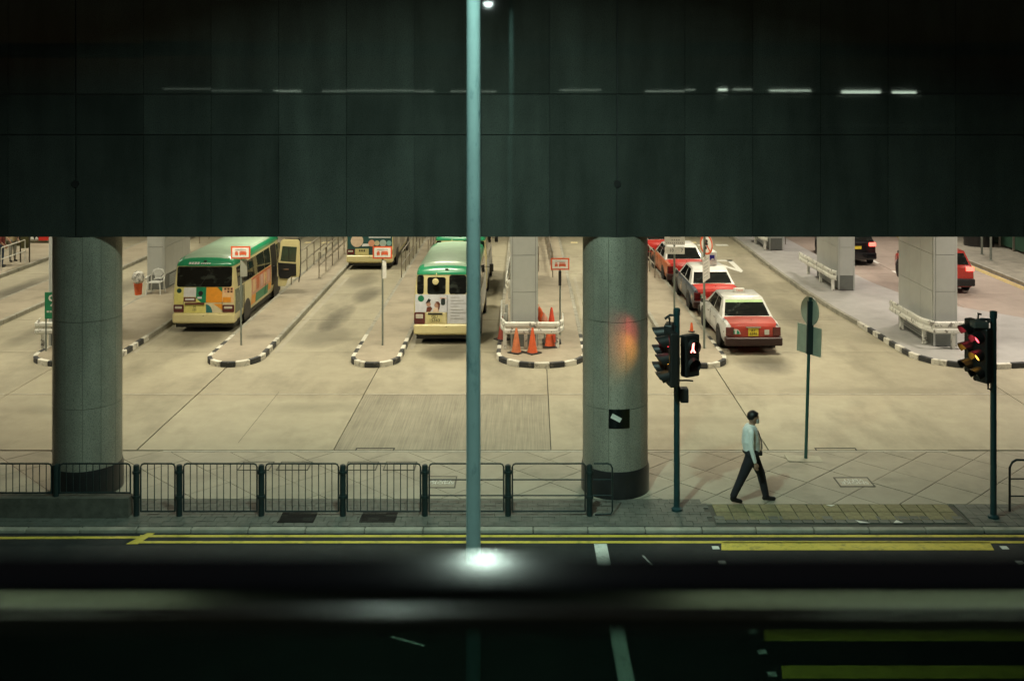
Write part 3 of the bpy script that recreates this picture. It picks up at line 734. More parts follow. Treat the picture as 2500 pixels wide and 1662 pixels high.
# ================================================================== GUARD RAILS ROUND THE PIERS
WPROF = [(0,.46),(.03,.50),(.03,.58),(.008,.62),(.008,.66),(.03,.70),(.03,.78),(0,.82),(-.015,.82),(.015,.775),(.015,.705),(-.007,.665),(-.007,.615),(.015,.575),(.015,.505),(-.015,.46)]
def guard(label, path, posts, z=.14, cap=True):
    t = thing('guard_rail', label, 'guard rail', (path[0][0], path[0][1], z))
    p = [(a-path[0][0], b-path[0][1]) for a, b in path]
    m = MB(); sweep(m, p, WPROF); m.build('beam', white_rail, t)
    for (a, b) in posts: MB().bx(a-path[0][0]-.05, a-path[0][0]+.05, b-path[0][1]-.05, b-path[0][1]+.05, 0, .72).build('post', white_rail, t)
    return t
guard('peeling white guard rail with cones in front and behind', [(-1.0,34.6),(-.93,31.9),(-.78,31.35),(.72,31.35),(.90,31.75),(.92,32.6)][::-1], [(-.82,31.5),(-.20,31.5),(.74,31.6),(-.84,33),(-.84,34.3)])
guard('white guard rail beside the shadowed lane past the cones', [(-.92,43.5),(-.95,38.4),(-.85,37.8)][::-1], [(-.83,38.6),(-.83,41),(-.83,43)])
guard('peeling white guard rail wrapping the pier by the second signal', [(11.62,34.6),(11.66,32.0),(11.86,31.4),(12.95,31.4),(13.3,31.7),(13.6,32.6)][::-1], [(11.78,34),(11.80,32.1),(12.45,31.52),(13.2,31.9)])
guard('straight cream guard rail with flared end beside a grey pier', [(11.18,44.6),(11.30,40.3),(11.42,40.0)][::-1], [(11.40,44),(11.42,42.2),(11.42,40.5)])
guard('far white guard rail at the farthest pier', [(10.75,53.4),(10.90,50.4),(11.05,50.0)][::-1], [(11.0,52.5),(11.02,50.5)])
guard('short white guard rail with a dark stand below the number 9 board', [(-14.75,31.9),(-14.62,31.35),(-13.4,31.35),(-13.3,31.8)][::-1], [(-14.5,31.55),(-13.5,31.55)])

# ================================================================== QUEUE RAILINGS
def queue_rail(x0, x1, y0, y1, label, h=1.03, mat=None):
    mat = mat or steel
    t = thing('queue_railing', label, 'railing', (x0, y0, .14)); n = int((y1-y0)/1.45)
    for z in (h, .52): MB().tube([(0,0,z),(x1-x0,y1-y0,z)], .024).build('rail', mat, t, 40)
    for k in range(n+1): MB().cyl(((x1-x0)*k/n,(y1-y0)*k/n,0),((x1-x0)*k/n,(y1-y0)*k/n,h-.01), .022, n=8).build('post', mat, t, 40)
queue_rail(-9.42,-9.60,41.6,54, 'steel queue railing just behind the open minibus door')
queue_rail(-8.62,-8.80,43.0,54, 'steel queue railing along the empty bay kerb')
queue_rail(-5.30,-5.42,43.1,54, 'steel queue railing left of the white-backed minibus')
queue_rail(-4.55,-4.75,46.5,56, 'steel queue railing ahead of the front minibus in the third bay')
queue_rail(.82,.60,43.2,55, 'steel queue railing behind the sign over the cones')
queue_rail(.25,.05,44.5,55, 'inner steel queue railing on the cone island')
queue_rail(4.95,4.62,43.1,55, 'steel queue railing beside the taxi queue')
queue_rail(-22.2,-22.3,44.5,46.8, 'pale rail in front of the two waiting people', 1.0, M('rail_pale', (.6,.6,.55), .4))
queue_rail(-16.3,-16.4,46.0,54, 'slim posts and rail beyond the left column')
queue_rail(12.4,12.3,52.2,55, 'slim railing behind the farthest grey pier')
for k, (x, y) in enumerate(((20.72,49.1),(20.40,47.4))):
    t = thing('post', ['grey post on the far footpath beside the beige column', 'grey post on the far footpath set apart from the beige column'][k], 'post', (x, y, .14))
    MB().lathe([(.05,0),(.05,2.4),(.03,2.42)], n=12).build('shaft', grey_pole, t, 40); MB().lathe([(.09,0),(.09,.02),(.05,.03)], n=12).build('flange', grey_pole, t, 40)
t = thing('hoarding', 'dark green boarding beyond the far footpath', 'hoarding', (22.6, 44.0, .14))
for k in range(7):
    MB().bx(-.02+k*.02,.03+k*.02,k*1.5,k*1.5+1.48,.1,2.2).build('board', M('hoarding_green', (.02,.07,.04), .6), t)
    MB().bx(-.04,.05,k*1.5,k*1.5+.06,0,2.3).build('post', steel, t)
MB().bx(-.08,-.03,0,10.4,1.0,1.06).build('rail', M('rail_pale', (.6,.6,.55), .4), t)

# ================================================================== CONES, CHAIR, LOOSE THINGS
def cone(x, y, h, label, band=False, z=.142, s=1.0, mat=None, tilt=0):
    t = thing('traffic_cone', label, 'traffic cone', (x, y, z)); mat = mat or cone_o
    b = .19*h/.7*s
    bevel(MB().bx(-b, b, -b, b, 0, .035).build('base', black_pl, t), .015)
    MB().lathe([(.145*h/.7*s, .03), (.125*h/.7*s, .08), (.03*s, h-.02), (.02*s, h)], n=18).build('body', mat, t, 40)
    if band: MB().lathe([(.098*h/.7+.003, .32*h), (.055*h/.7+.004, .68*h)], n=18).build('band', sign_white, t, 40)
    t.rotation_euler = (R(tilt), 0, random.uniform(0, 1)); return t
cone(-.47, 31.0, .72, 'dull orange cone before the white rail, nearer the lane shadow', mat=M('cone_dull', (.55,.16,.06), .6, var=.25))
cone(.0, 30.95, .74, 'bright orange cone standing in front of the white rail')
cone(.52, 31.75, .55, 'squat orange cone tucked under the white rail', s=1.45)
cone(.58, 32.3, 1.05, 'tall red-orange cone standing behind the white rail', mat=M('cone_red', (.62,.06,.02), .5))
cone(-.93, 32.6, .72, 'dark red cone with a white band at the island edge', True, mat=M('cone_dkred', (.30,.05,.03), .6))
cone(5.02, 33.6, .3, 'small orange cone on the taxi island')
t = thing('orange_bag', 'limp orange plastic bag hanging on the cone island pier', 'bag', (.24, 32.2, .78))
MB().loft([[(r*math.cos(a)*.9+dx, r*math.sin(a)*.6, z) for a in [2*math.pi*k/10 for k in range(10)]] for z, r, dx in ((0,.05,0),(.08,.09,0),(.25,.085,.01),(.38,.06,-.02),(.46,.015,-.04))]).build('body', cone_o, t, 50)
MB().tube([(-.04,0,.44),(-.05,0,.50),(-.08,0,.52)], .008, 6).build('handle', cone_o, t, 40)
t = thing('plastic_bag', 'pinkish plastic bag beside the tall cone', 'bag', (.36, 31.95, .142))
MB().loft([[(r*math.cos(a)+dx, r*math.sin(a)*.7, z) for a in [2*math.pi*k/9 for k in range(9)]] for z, r, dx in ((.62,.03,0),(.66,.10,.01),(.80,.09,0),(.92,.035,-.01),(.96,.012,-.02))]).build('body', M('bag_pink', (.6,.25,.17), .5), t, 50)
MB().cyl((0,0,0),(0,0,.64),.02,n=8).build('stake', grey_pole, t)
# monobloc chair
ch = thing('plastic_chair', 'white plastic armchair in front of a grey pier', 'chair', (-14.1, 39.85, .142))
MB().prism([(-.24,-.24),(.24,-.24),(.22,.22),(-.22,.22)], .42, .445).build('seat', plastic_w, ch)
for sx in (-1, 1):
    for sy in (-1, 1): MB().cyl((sx*.22,sy*.21,.44),(sx*.27,sy*.27,0), .028, .02, 8).build('leg', plastic_w, ch, 40)
    MB().tube([(sx*.26,-.24,.43),(sx*.285,-.25,.60),(sx*.28,-.05,.65),(sx*.26,.22,.66)], .024).build('armrest', plastic_w, ch, 40)
MB().tube([(-.24,.22,.44),(-.25,.27,.66),(-.17,.29,.82),(0,.30,.87),(.17,.29,.82),(.25,.27,.66),(.24,.22,.44)], .026).build('backrest', plastic_w, ch, 40)
for k in range(7):
    xx = -.15+.05*k; MB().cyl((xx*.55,.235,.50),(xx,.285,.86-abs(xx)*.35), .012, n=6).build('back_slat', plastic_w, ch, 40)
MB().tube([(-.15,.23,.50),(0,.235,.53),(.15,.23,.50)], .02).build('back_rail', plastic_w, ch, 40)
t = thing('litter_bin', 'orange bin stuffed with crumpled white bags beside the chair', 'bin', (-14.66, 39.6, .142))
MB().lathe([(.12,0),(.155,.42),(.165,.43)], n=16).build('body', cone_o, t, 40)
m = MB(); rr = random.Random(3)
m.loft([[(r*math.cos(a)*rr.uniform(.75,1.2), r*math.sin(a)*rr.uniform(.75,1.2), z+rr.uniform(-.03,.03)) for a in [2*math.pi*k/9 for k in range(9)]] for z, r in ((.40,.12),(.50,.20),(.65,.21),(.80,.16),(.88,.05))])
m.build('bags', two_tone('bag_white', (.55,.54,.5), (.10,.10,.09), 9, .5, .6, .6), t)
t = thing('low_wall', 'dark low wall at the far edge behind the waiting people', 'wall', (-26, 52.6, .0))
MB().bx(0, 3.4, 0, .5, 0, .22).build('wall', M('wall_olive', (.13,.125,.08), .8, var=.25), t); MB().bx(-.05, 3.45, -.04, .55, .221, .27).build('coping', M('wall_olive2', (.2,.19,.13), .8), t)
t = thing('cabinet', 'black cabinet standing on the low wall', 'cabinet', (-25.6, 52.9, .271))
MB().bx(0, 2.6, 0, .3, 0, 1.0).build('body', ink, t); MB().bx(.1, 1.2, -.02, -.001, .1, .9).build('door', blackstone, t)
t = thing('crate', 'bright red crate on the low wall', 'crate', (-24.15, 52.68, .271))
bevel(MB().bx(-.22,.22,-.16,.16,0,.46).build('body', M('crate_red', (.75,.04,.03), .45), t), .03); bevel(MB().bx(-.235,.235,-.175,.175,.461,.5).build('lid', M('crate_red', (.75,.04,.03), .45), t), .01)
for k, (x, s) in enumerate(((-24.75, 1.0), (-24.52, .85))):
    t = thing('white_bag', ['white knotted bag nearer the black cabinet end on the low wall', 'white knotted bag next to the red crate'][k], 'bag', (x, 52.66, .271))
    MB().loft([[(r*s*math.cos(a), r*s*math.sin(a), z*s) for a in [2*math.pi*q/9 for q in range(9)]] for z, r in ((0,.07),(.04,.10),(.13,.085),(.19,.03),(.24,.035))]).build('body', plastic_w, t, 50)
    MB().lathe([(.02*s,.18*s),(.034*s,.2*s),(.02*s,.22*s)], n=8).build('knot', plastic_w, t, 50)
t = thing('notice_board', 'dark narrow notice board on two posts by the waiting people', 'notice board', (-22.35, 46.9, .14))
MB().bx(-.16,.16,-.02,.02,.62,1.75).build('board', M('board_olive', (.06,.058,.02), .5), t)
for s in (-.2,.2): MB().cyl((s,0,0),(s,0,1.7), .03, n=8).build('post', M('board_post', (.04,.035,.02), .6), t, 40)
# ================================================================== VEHICLES
def wheel(parent, x, y, r, side, wd=.2):
    t = MB().lathe([(r*.6,-wd/2),(r*.93,-wd/2),(r,-wd/2+.03),(r,wd/2-.03),(r*.93,wd/2),(r*.6,wd/2)], n=24, axis='x').build('wheel', rubber, parent, 40, loc=(x-side*wd/2, y, r))
    MB().lathe([(.001,0),(r*.18,.01),(r*.3,-.02),(r*.58,-.01),(r*.64,.012),(r*.64,-.02),(.001,-.02)], n=20, axis='x').build('rim', rimm, t, 40, loc=(side*(wd/2-.01),0,0)).scale = (side,1,1)
    return t
WT = [(.30,.90),(.42,.985),(.75,1.01),(1.1,1.015),(1.42,1.0),(1.75,.975),(2.12,.93)]
def WB(z):
    for (a, p), (b, q) in zip(WT, WT[1:]):
        if z <= b: return p+(q-p)*(z-a)/(b-a)
    return WT[-1][1]
def lean(z): return max(0, z-1.0)*.11
def rows_of(z0, z1, r):
    zs = [z0, z0+r*.3, z0+r]; n = 4
    zs += [z0+r+(z1-z0-2*r)*k/n for k in range(1, n)]; zs += [z1-r, z1-r*.3, z1]
    out = []
    for z in zs:
        d = min(z-z0, z1-z); ins = r-math.sqrt(max(0, r*r-(r-d)**2)) if d < r else 0
        out.append((z, ins))
    return out
def skin_panel(pts_rows, depth):
    """rows of (left, right) points plus an inward copy so that the sheet has edges"""
    m = MB(); n = len(pts_rows); vs = []
    for a, b in pts_rows: vs += [a, b]
    for a, b in pts_rows: vs += [tuple(Vector(a)+Vector(depth)), tuple(Vector(b)+Vector(depth))]
    fs = [(2*i, 2*i+1, 2*i+3, 2*i+2) for i in range(n-1)]; o = 2*n
    fs += [(o+2*i, o+2*i+2, o+2*i+3, o+2*i+1) for i in range(n-1)]
    fs += [(2*i, 2*i+2, o+2*i+2, o+2*i) for i in range(n-1)]+[(2*i+1, o+2*i+1, o+2*i+3, 2*i+3) for i in range(n-1)]
    fs += [(0, o, o+1, 1), (2*n-2, 2*n-1, o+2*n-1, o+2*n-2)]
    return m.add(vs, fs)
def rpanel(parent, name, x0, x1, z0, z1, mat, r=.03, eps=.005):
    return skin_panel([((x0+i, lean(z)-eps, z), (x1-i, lean(z)-eps, z)) for z, i in rows_of(z0, z1, r)], (0,.02,0)).build(name, mat, parent)
def rpoly(parent, name, poly, mat, eps=.008):
    m = MB(); m.add([(x, lean(z)-eps, z) for x, z in poly]+[(x, lean(z)-.001, z) for x, z in poly], [tuple(range(len(poly)))]+[(i,(i+1)%len(poly),len(poly)+(i+1)%len(poly),len(poly)+i) for i in range(len(poly))])
    return m.build(name, mat, parent)
def spanel(parent, name, side, y0, y1, z0, z1, mat, r=.03, eps=.005):
    return skin_panel([((side*(WB(z)+eps), y0+i, z), (side*(WB(z)+eps), y1-i, z)) for z, i in rows_of(z0, z1, r)], (-side*.02,0,0)).build(name, mat, parent)
def disc_pts(cx, cz, r, n=18): return [(cx+r*math.cos(2*math.pi*k/n), cz+r*math.sin(2*math.pi*k/n)) for k in range(n)]
def minibus(label, loc, L, body_mat, side_mat=None):
    t = thing('minibus', label, 'minibus', loc)
    secs = [(0,.95),(.05,.985),(.16,1.0),(L-.7,1.0),(L-.25,.97),(L,.88)]
    rings = []
    for k, (y, s) in enumerate(secs):
        f = lean if k < 3 else (lambda z: 0) if k == 3 else (lambda z: -max(0, z-1.0)*.35)
        left = [(-WB(z)*s, y+f(z), z) for z, _ in WT]
        rings.append(left+[(-p[0], p[1], p[2]) for p in left[::-1]])
    MB().loft_sym(rings).build('body', body_mat, t, 35)
    RP = [(2.12,.935),(2.22,.925),(2.33,.87),(2.41,.72),(2.455,.45),(2.47,.15)]
    rings = []
    for k, (y, s, hh) in enumerate([(-.015,.96,.35),(.06,.985,.72),(.25,1,.95),(.6,1,1.0),(L-1.6,1,1.0),(L-.7,.99,.85),(L-.42,.96,.5),(L-.36,.93,.2)]):
        yo = .123 if k < 3 else 0
        left = [(-q*s, y+yo+(hh*(z-2.12))*(.25 if k < 3 else 0), 2.12+(z-2.12)*hh) for z, q in RP]
        rings.append(left+[(-p[0], p[1], p[2]) for p in left[::-1]])
    rm = MB().loft_sym(rings)
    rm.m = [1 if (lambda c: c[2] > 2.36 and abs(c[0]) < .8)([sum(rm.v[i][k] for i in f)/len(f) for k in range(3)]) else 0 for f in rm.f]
    roof = rm.build('roof', [green, M('bus_roof_sheen', (.30,.42,.31), .35, var=.12, scale=3, coat=.2)], t, 40)  # paler top faces carry the lit ceiling's reflection in their colour
    bevel(MB().bx(-.05,.05,.13,.20,2.235,2.29).build('roof_lamp', black_pl, roof), .01)
    bevel(MB().bx(-1.0,1.0,-.07,.3,.32,.62).build('bumper', cream, t), .05, 3)
    MB().bx(-.02,.02,-.078,-.07,.555,.57).build('bumper_mark', black_pl, t)
    MB().bx(-.93,.93,.1,L-.2,.16,.31).build('chassis', black_pl, t)
    for y in (1.42, L-1.15):
        for s in (-1, 1):
            MB().lathe([(.001,0),(.43,0),(.43,.006),(.001,.006)], n=24, axis='x').build('wheel_arch', black_pl, t, loc=(s*1.008,y,.40)).scale = (s,1,1)
            wheel(t, s*1.0, y, .36, s)
    return t
def tail_lamp(t, x0, x1, z0, z1):
    o = rpanel(t, 'tail_lamp', x0, x1, z0, z1, tail, .03, .02)
    rpanel(o, 'reverse_lens', x0+.05, x1-.06, z0+(z1-z0)*.5, z1-.05, tail_w, .01, .026)
def plate(parent, txt, x, z, y, wd=.36, ht=.24, mat=None, size=.12):
    p = MB().bx(x-wd/2, x+wd/2, y-.012, y, z-ht/2, z+ht/2).build('number_plate', mat or plate_y, parent)
    if txt: text(txt, size, ink, p, (x, y-.0145, z))
    return p
# --- minibus with the open driver's door
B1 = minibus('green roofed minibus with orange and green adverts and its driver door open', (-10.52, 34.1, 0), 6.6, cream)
rpanel(B1, 'rear_window', -.88, .88, 1.46, 2.10, glass, .06, .012)
rpanel(B1, 'advert_panel', -.95, -.66, .92, 1.44, yellow_pr, .01)
rpanel(B1, 'advert_panel', -.655, -.262, 1.15, 1.44, white_pr, .01)
rpanel(B1, 'advert_panel', -.258, .062, .97, 1.45, M('print_green', (.015,.22,.10), .4), .01)
rpanel(B1, 'advert_panel', .066, .580, .97, 1.45, orange, .01)
rpanel(B1, 'advert_panel', .584, .95, .97, 1.45, peach, .01)
rpanel(B1, 'advert_panel', -.655, -.262, 1.0, 1.135, brown, .01)
rpanel(B1, 'advert_panel', -.655, .05, .64, .93, yellow_pr, .01)
rpanel(B1, 'advert_panel', .066, .95, .64, .955, M('print_cream', (.66,.58,.38), .4), .01)
rpoly(B1, 'advert_print', [(.42,1.448),(.578,1.448),(.578,1.30)], M('print_green', (.015,.22,.10), .4))
rpoly(B1, 'advert_print', [(.068,.65)]+[(.068+.20*math.sin(a), .65+.26*math.cos(a)) for a in [k*math.pi/20 for k in range(11)]], teal_pr)
rpoly(B1, 'advert_print', [(.30,.93),(.60,.93),(.60,.72)], orange)
rpoly(B1, 'advert_print', [(-.255,.975),(-.10,.975),(-.255,1.11)], yellow_pr)
rpoly(B1, 'advert_print', rect(.60,.86,.98,1.14), orange)
rpoly(B1, 'advert_print', rect(-.21,-.07,1.09,1.15), white_pr)
for k in range(6): rpoly(B1, 'advert_print', rect(.64+(k % 3)*.10, .71+(k % 3)*.10, 1.28+(k//3)*.085, 1.345+(k//3)*.085), brown if k else salmon)
rpoly(B1, 'advert_print', rect(-.60,-.31,1.04,1.10), white_pr)
rpoly(B1, 'door_handle', disc_pts(-.11,1.26,.075), black_pl, .02); rpoly(B1, 'route_dot', disc_pts(-.80,1.34,.075), M('dot_green', (.01,.06,.045), .4), .012)
bevel(MB().bx(-.60,.02,-.05,.0,.905,.965).build('plate_lamp_bar', brown, B1), .015)
MB().tube([(-.15,.030,1.47),(.12,.085,1.86)], .010, 6).build('wiper', black_pl, B1, 40)
for x_ in (-.66, .585): MB().bx(x_-.003, x_+.003, -.014, .01, .64, 1.0).build('panel_seam', black_pl, B1)
for y_ in (1.02, 3.77): spanel(B1, 'panel_seam', 1, y_, y_+.012, .5, 1.40, black_pl, .003, .014)
text('M\n101', .12, ink, B1, (-.30, -.010, .78), sx=.8)
tail_lamp(B1, -.97, -.64, .66, .90); tail_lamp(B1, .60, .97, .66, .90)
m = MB()      # slanted white print on the roof rim
for k in range(4): m.add([(-.52+k*.09,.095,2.16),(-.45+k*.09,.095,2.16),(-.42+k*.09,.10,2.235),(-.49+k*.09,.10,2.235)], [(0,1,2,3)])
for k in range(5): m.add([(-.13+k*.065,.095,2.165),(-.085+k*.065,.095,2.165),(-.065+k*.065,.10,2.215),(-.11+k*.065,.10,2.215)], [(0,1,2,3)])
o = m.build('roof_print', white_pr, B1); o.location = (0,-.012,.015)
for k, (a, b) in enumerate(((.32,1.0),(1.04,1.72),(1.76,2.75),(2.79,3.75),(3.79,4.62))):
    spanel(B1, 'side_window', 1, a, b, 1.42, 2.04, glass, .03, .008)
spanel(B1, 'advert_panel', 1, 1.95, 4.64, .80, 1.385, salmon, .01)
for k in range(5): spanel(B1, 'advert_panel', 1, 2.1+k*.5, 2.42+k*.5, .90, 1.30, [peach, red_pr, M('print_pink', (.62,.38,.32), .4), peach, M('print_pink', (.62,.38,.32), .4)][k], .01, .011)
spanel(B1, 'advert_panel', 1, 1.95, 4.64, 1.33, 1.384, red_pr, .01, .012)
spanel(B1, 'advert_panel', 1, 1.95, 2.5, .48, .79, orange, .01); spanel(B1, 'advert_panel', 1, 2.51, 4.2, .48, .79, M('print_green', (.015,.22,.10), .4), .01); spanel(B1, 'advert_panel', 1, 4.21, 4.64, .55, .79, orange, .01)
spanel(B1, 'advert_panel', 1, .05, .95, .62, 1.38, two_tone('bus_grey_wrap', (.12,.15,.11), (.50,.48,.40), 2.6, .56, .6, .4, 3), .01)
spanel(B1, 'door_opening', 1, 4.72, 5.52, .62, 2.06, ink, .06, .009)
spanel(B1, 'quarter_window', 1, 5.6, 6.2, 1.3, 2.0, glass, .04, .008)
dr = bpy.data.objects.new('driver_door', None); C.objects.link(dr); dr.parent = B1; dr.location = (1.03, 5.50, 0); dr.rotation_euler = (0,0,R(-4))
dm = MB()
def slab_xz(poly, y0, y1):
    n = len(poly); m = MB(); m.add([(x,y0,z) for x, z in poly]+[(x,y1,z) for x, z in poly], [tuple(range(n)), tuple(range(2*n-1, n-1, -1))]+[(i,(i+1)%n,n+(i+1)%n,n+i) for i in range(n)]); return m
frame_poly = [(.02,.46),(.30,.46),(.40,.72),(.48,.80),(.80,.80),(.84,.86),(.86,1.5),(.84,2.12),(.78,2.2),(.22,2.2),(.13,2.12),(.04,1.40)]
bevel(slab_xz(frame_poly, .0, .05).build('door_skin', cream, dr), .012)
slab_xz([(.12,1.40),(.70,1.36),(.74,1.92),(.20,1.95)], -.006, -.0).build('door_window', M('door_glass', (.05,.07,.045), .08), dr)
slab_xz([(.43,1.38),(.455,1.38),(.455,1.93),(.43,1.93)], -.012, -.0065).build('window_bar', black_pl, dr)
slab_xz([(.03,1.34),(.72,1.30),(.72,.86),(.55,.84),(.42,.74),(.12,.76),(.05,.9)], -.03, -.0).build('door_trim', ink, dr)
MB().bx(.18,.45,-.05,-.031,1.08,1.11).build('door_pull', chrome, dr)
slab_xz([(.80,.62),(.83,.62),(.885,1.0),(.90,1.5),(.88,2.15),(.82,2.24),(.3,2.24),(.3,2.215),(.80,2.21),(.86,2.12),(.875,1.5),(.85,.95),(.80,.78)], .01, .03).build('door_seal', black_pl, dr)
MB().bx(-.14,-.03,4.9,5.1,1.0,1.3).build('seat_back', black_pl, B1, loc=(1.1,0,0))
# --- minibus with the teal rear advert
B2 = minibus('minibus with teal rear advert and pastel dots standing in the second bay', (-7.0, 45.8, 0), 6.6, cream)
rpanel(B2, 'rear_window', -.88, .88, 1.46, 2.10, glass, .06, .012)
rpanel(B2, 'advert_panel', -.965, .965, .635, 1.50, M('print_deep_teal', (.02,.075,.075), .4), .01)
rpoly(B2, 'advert_print', disc_pts(-.55,1.24,.27), M('print_cream2', (.60,.46,.34), .4))
for (cx, rr_, mt) in ((.08,.14,salmon),(.31,.11,M('print_sand', (.5,.46,.3), .4)),(.57,.145,M('print_mint', (.36,.46,.42), .4)),(.83,.11,M('print_aqua', (.22,.42,.40), .4))):
    rpoly(B2, 'advert_print', disc_pts(cx, 1.14, rr_), mt, .012)
rpoly(B2, 'advert_print', rect(-.05,.90,1.36,1.52), white_pr, .011); rpoly(B2, 'advert_print', [(-.34,1.0),(.04,1.02),(.04,1.12),(-.30,1.11)], white_pr, .011)
plate(B2, '', -.33, .77, -.02, .58, .28, M('plate_pale', (.62,.55,.25), .5))
m = MB()
for k in range(4): m.bx(-.45+k*.07,-.41+k*.07,-.0365,-.033,.78,.87)
m.build('plate_print', ink, B2)
tail_lamp(B2, -.98, -.66, .66, .88); tail_lamp(B2, .66, .98, .66, .88)
spanel(B2, 'side_advert', 1, .1, 5.0, .55, 1.40, two_tone('bus_grey_wrap2', (.25,.22,.17), (.5,.46,.38), 1.6, .5, .6, .4, 3), .02)
for k in range(4): spanel(B2, 'side_window', 1, .3+k*1.15, 1.4+k*1.15, 1.45, 2.04, glass, .03, .008)
# --- older minibuses with twin rear doors
def old_bus(label, loc, L, ad, num):
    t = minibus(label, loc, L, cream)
    for (a, b, z0, z1) in ((-.905,-.70,1.53,2.10),(-.59,-.03,1.53,2.04),(.08,.60,1.53,2.10),(.70,.905,1.53,2.10)):
        rpanel(t, 'rear_window', a, b, z0, z1, glass, .06, .010)
    if ad:
        rpanel(t, 'advert_panel', -.96, .02, .99, 1.52, ad, .01); rpanel(t, 'advert_panel', .025, .96, .635, 1.52, ad, .01)
        rpoly(t, 'route_dot', disc_pts(-.78,1.40,.095), M('dot_green2', (.01,.16,.07), .4), .010)
        rpanel(t, 'door_lock', -.17, -.04, 1.20, 1.41, M('lock_dark', (.02,.03,.028), .4), .05, .014)
        # two small printed figures
        for (poly, mt) in (([(-.64,1.26),(-.55,1.40),(-.48,1.36),(-.52,1.26)], hair), (disc_pts(-.55,1.23,.07,10), skin), ([(-.62,1.0),(-.60,1.14),(-.48,1.16),(-.43,1.1),(-.50,1.0)], brown),
                           ([(-.34,1.30),(-.25,1.31),(-.19,1.24),(-.22,1.08),(-.27,1.0),(-.25,1.2)], brown), (disc_pts(-.30,1.20,.075,10), skin), ([(-.42,1.0),(-.38,1.12),(-.26,1.12),(-.22,1.0)], M('print_dress', (.66,.5,.36), .5)), ([(-.20,1.40),(.0,1.40),(.0,1.415),(-.20,1.425)], salmon)):
            rpoly(t, 'advert_print', poly, mt, .012)
        m = MB()
        for k in range(8): m.bx(.10,.36+.2*(k % 3)*.5,-.0,.0,0,0) if False else m.add([(.12, lean(1.42-k*.09)-.011, 1.42-k*.09), (.40+.12*(k % 3), lean(1.42-k*.09)-.011, 1.42-k*.09), (.40+.12*(k % 3), lean(1.435-k*.09)-.011, 1.44-k*.09), (.12, lean(1.435-k*.09)-.011, 1.44-k*.09)], [(0,1,2,3)])
        m.build('advert_print', M('print_lightgrey', (.40,.40,.40), .5), t)
    bevel(MB().bx(-.64,-.005,-.03,.0,.60,.985).build('plate_recess', cream, t), .02)
    MB().bx(-.56,-.12,-.055,-.031,.93,.975).build('plate_lamp', black_pl, t)
    p = plate(t, '', -.36, .81, -.032, .46, .22, M('plate_pale', (.62,.55,.20), .5))
    text(num, .13, ink, t, (-.36,-.048,.805), sx=1.05)
    tail_lamp(t, -.985, -.655, .63, .985); tail_lamp(t, .655, .985, .63, .985)
    MB().bx(.018,.026,-.012,.01,.64,1.5).build('door_gap', black_pl, t)
    mr_ = MB().tube([(-.31,.10,2.16),(-.31,.02,2.10),(-.32,-.02,2.0)], .012).build('mirror_stalk', cream, t, 40)
    MB().lathe([(.001,.0),(.08,.0),(.10,.02),(.08,.05),(.001,.055)], (-.33,-.02,1.93), 18, 'y').build('rear_mirror', cream, t, 40)
    for s in (-1, 1):
        for k in range(4): spanel(t, 'side_window', s, .35+k*1.05, 1.32+k*1.05, 1.45, 2.02, glass, .03, .008)
        MB().tube([(s*.95,L-.5,1.5),(s*1.16,L-.3,1.45)], .014).build('mirror_arm', black_pl, t, 40)
        bevel(MB().bx(s*1.17-.07,s*1.17+.07,L-.34,L-.28,1.28,1.56).build('wing_mirror', black_pl, t), .02)
    spanel(t, 'side_advert', 1, .1, 4.4, .6, 1.40, M('print_grey_white', (.5,.5,.48), .4), .02)
    return t
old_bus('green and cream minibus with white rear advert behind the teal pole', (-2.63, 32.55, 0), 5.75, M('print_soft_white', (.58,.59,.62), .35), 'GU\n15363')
old_bus('front minibus in the third bay, parked ahead of the white-backed one', (-2.70, 39.75, 0), 5.75, None, '')
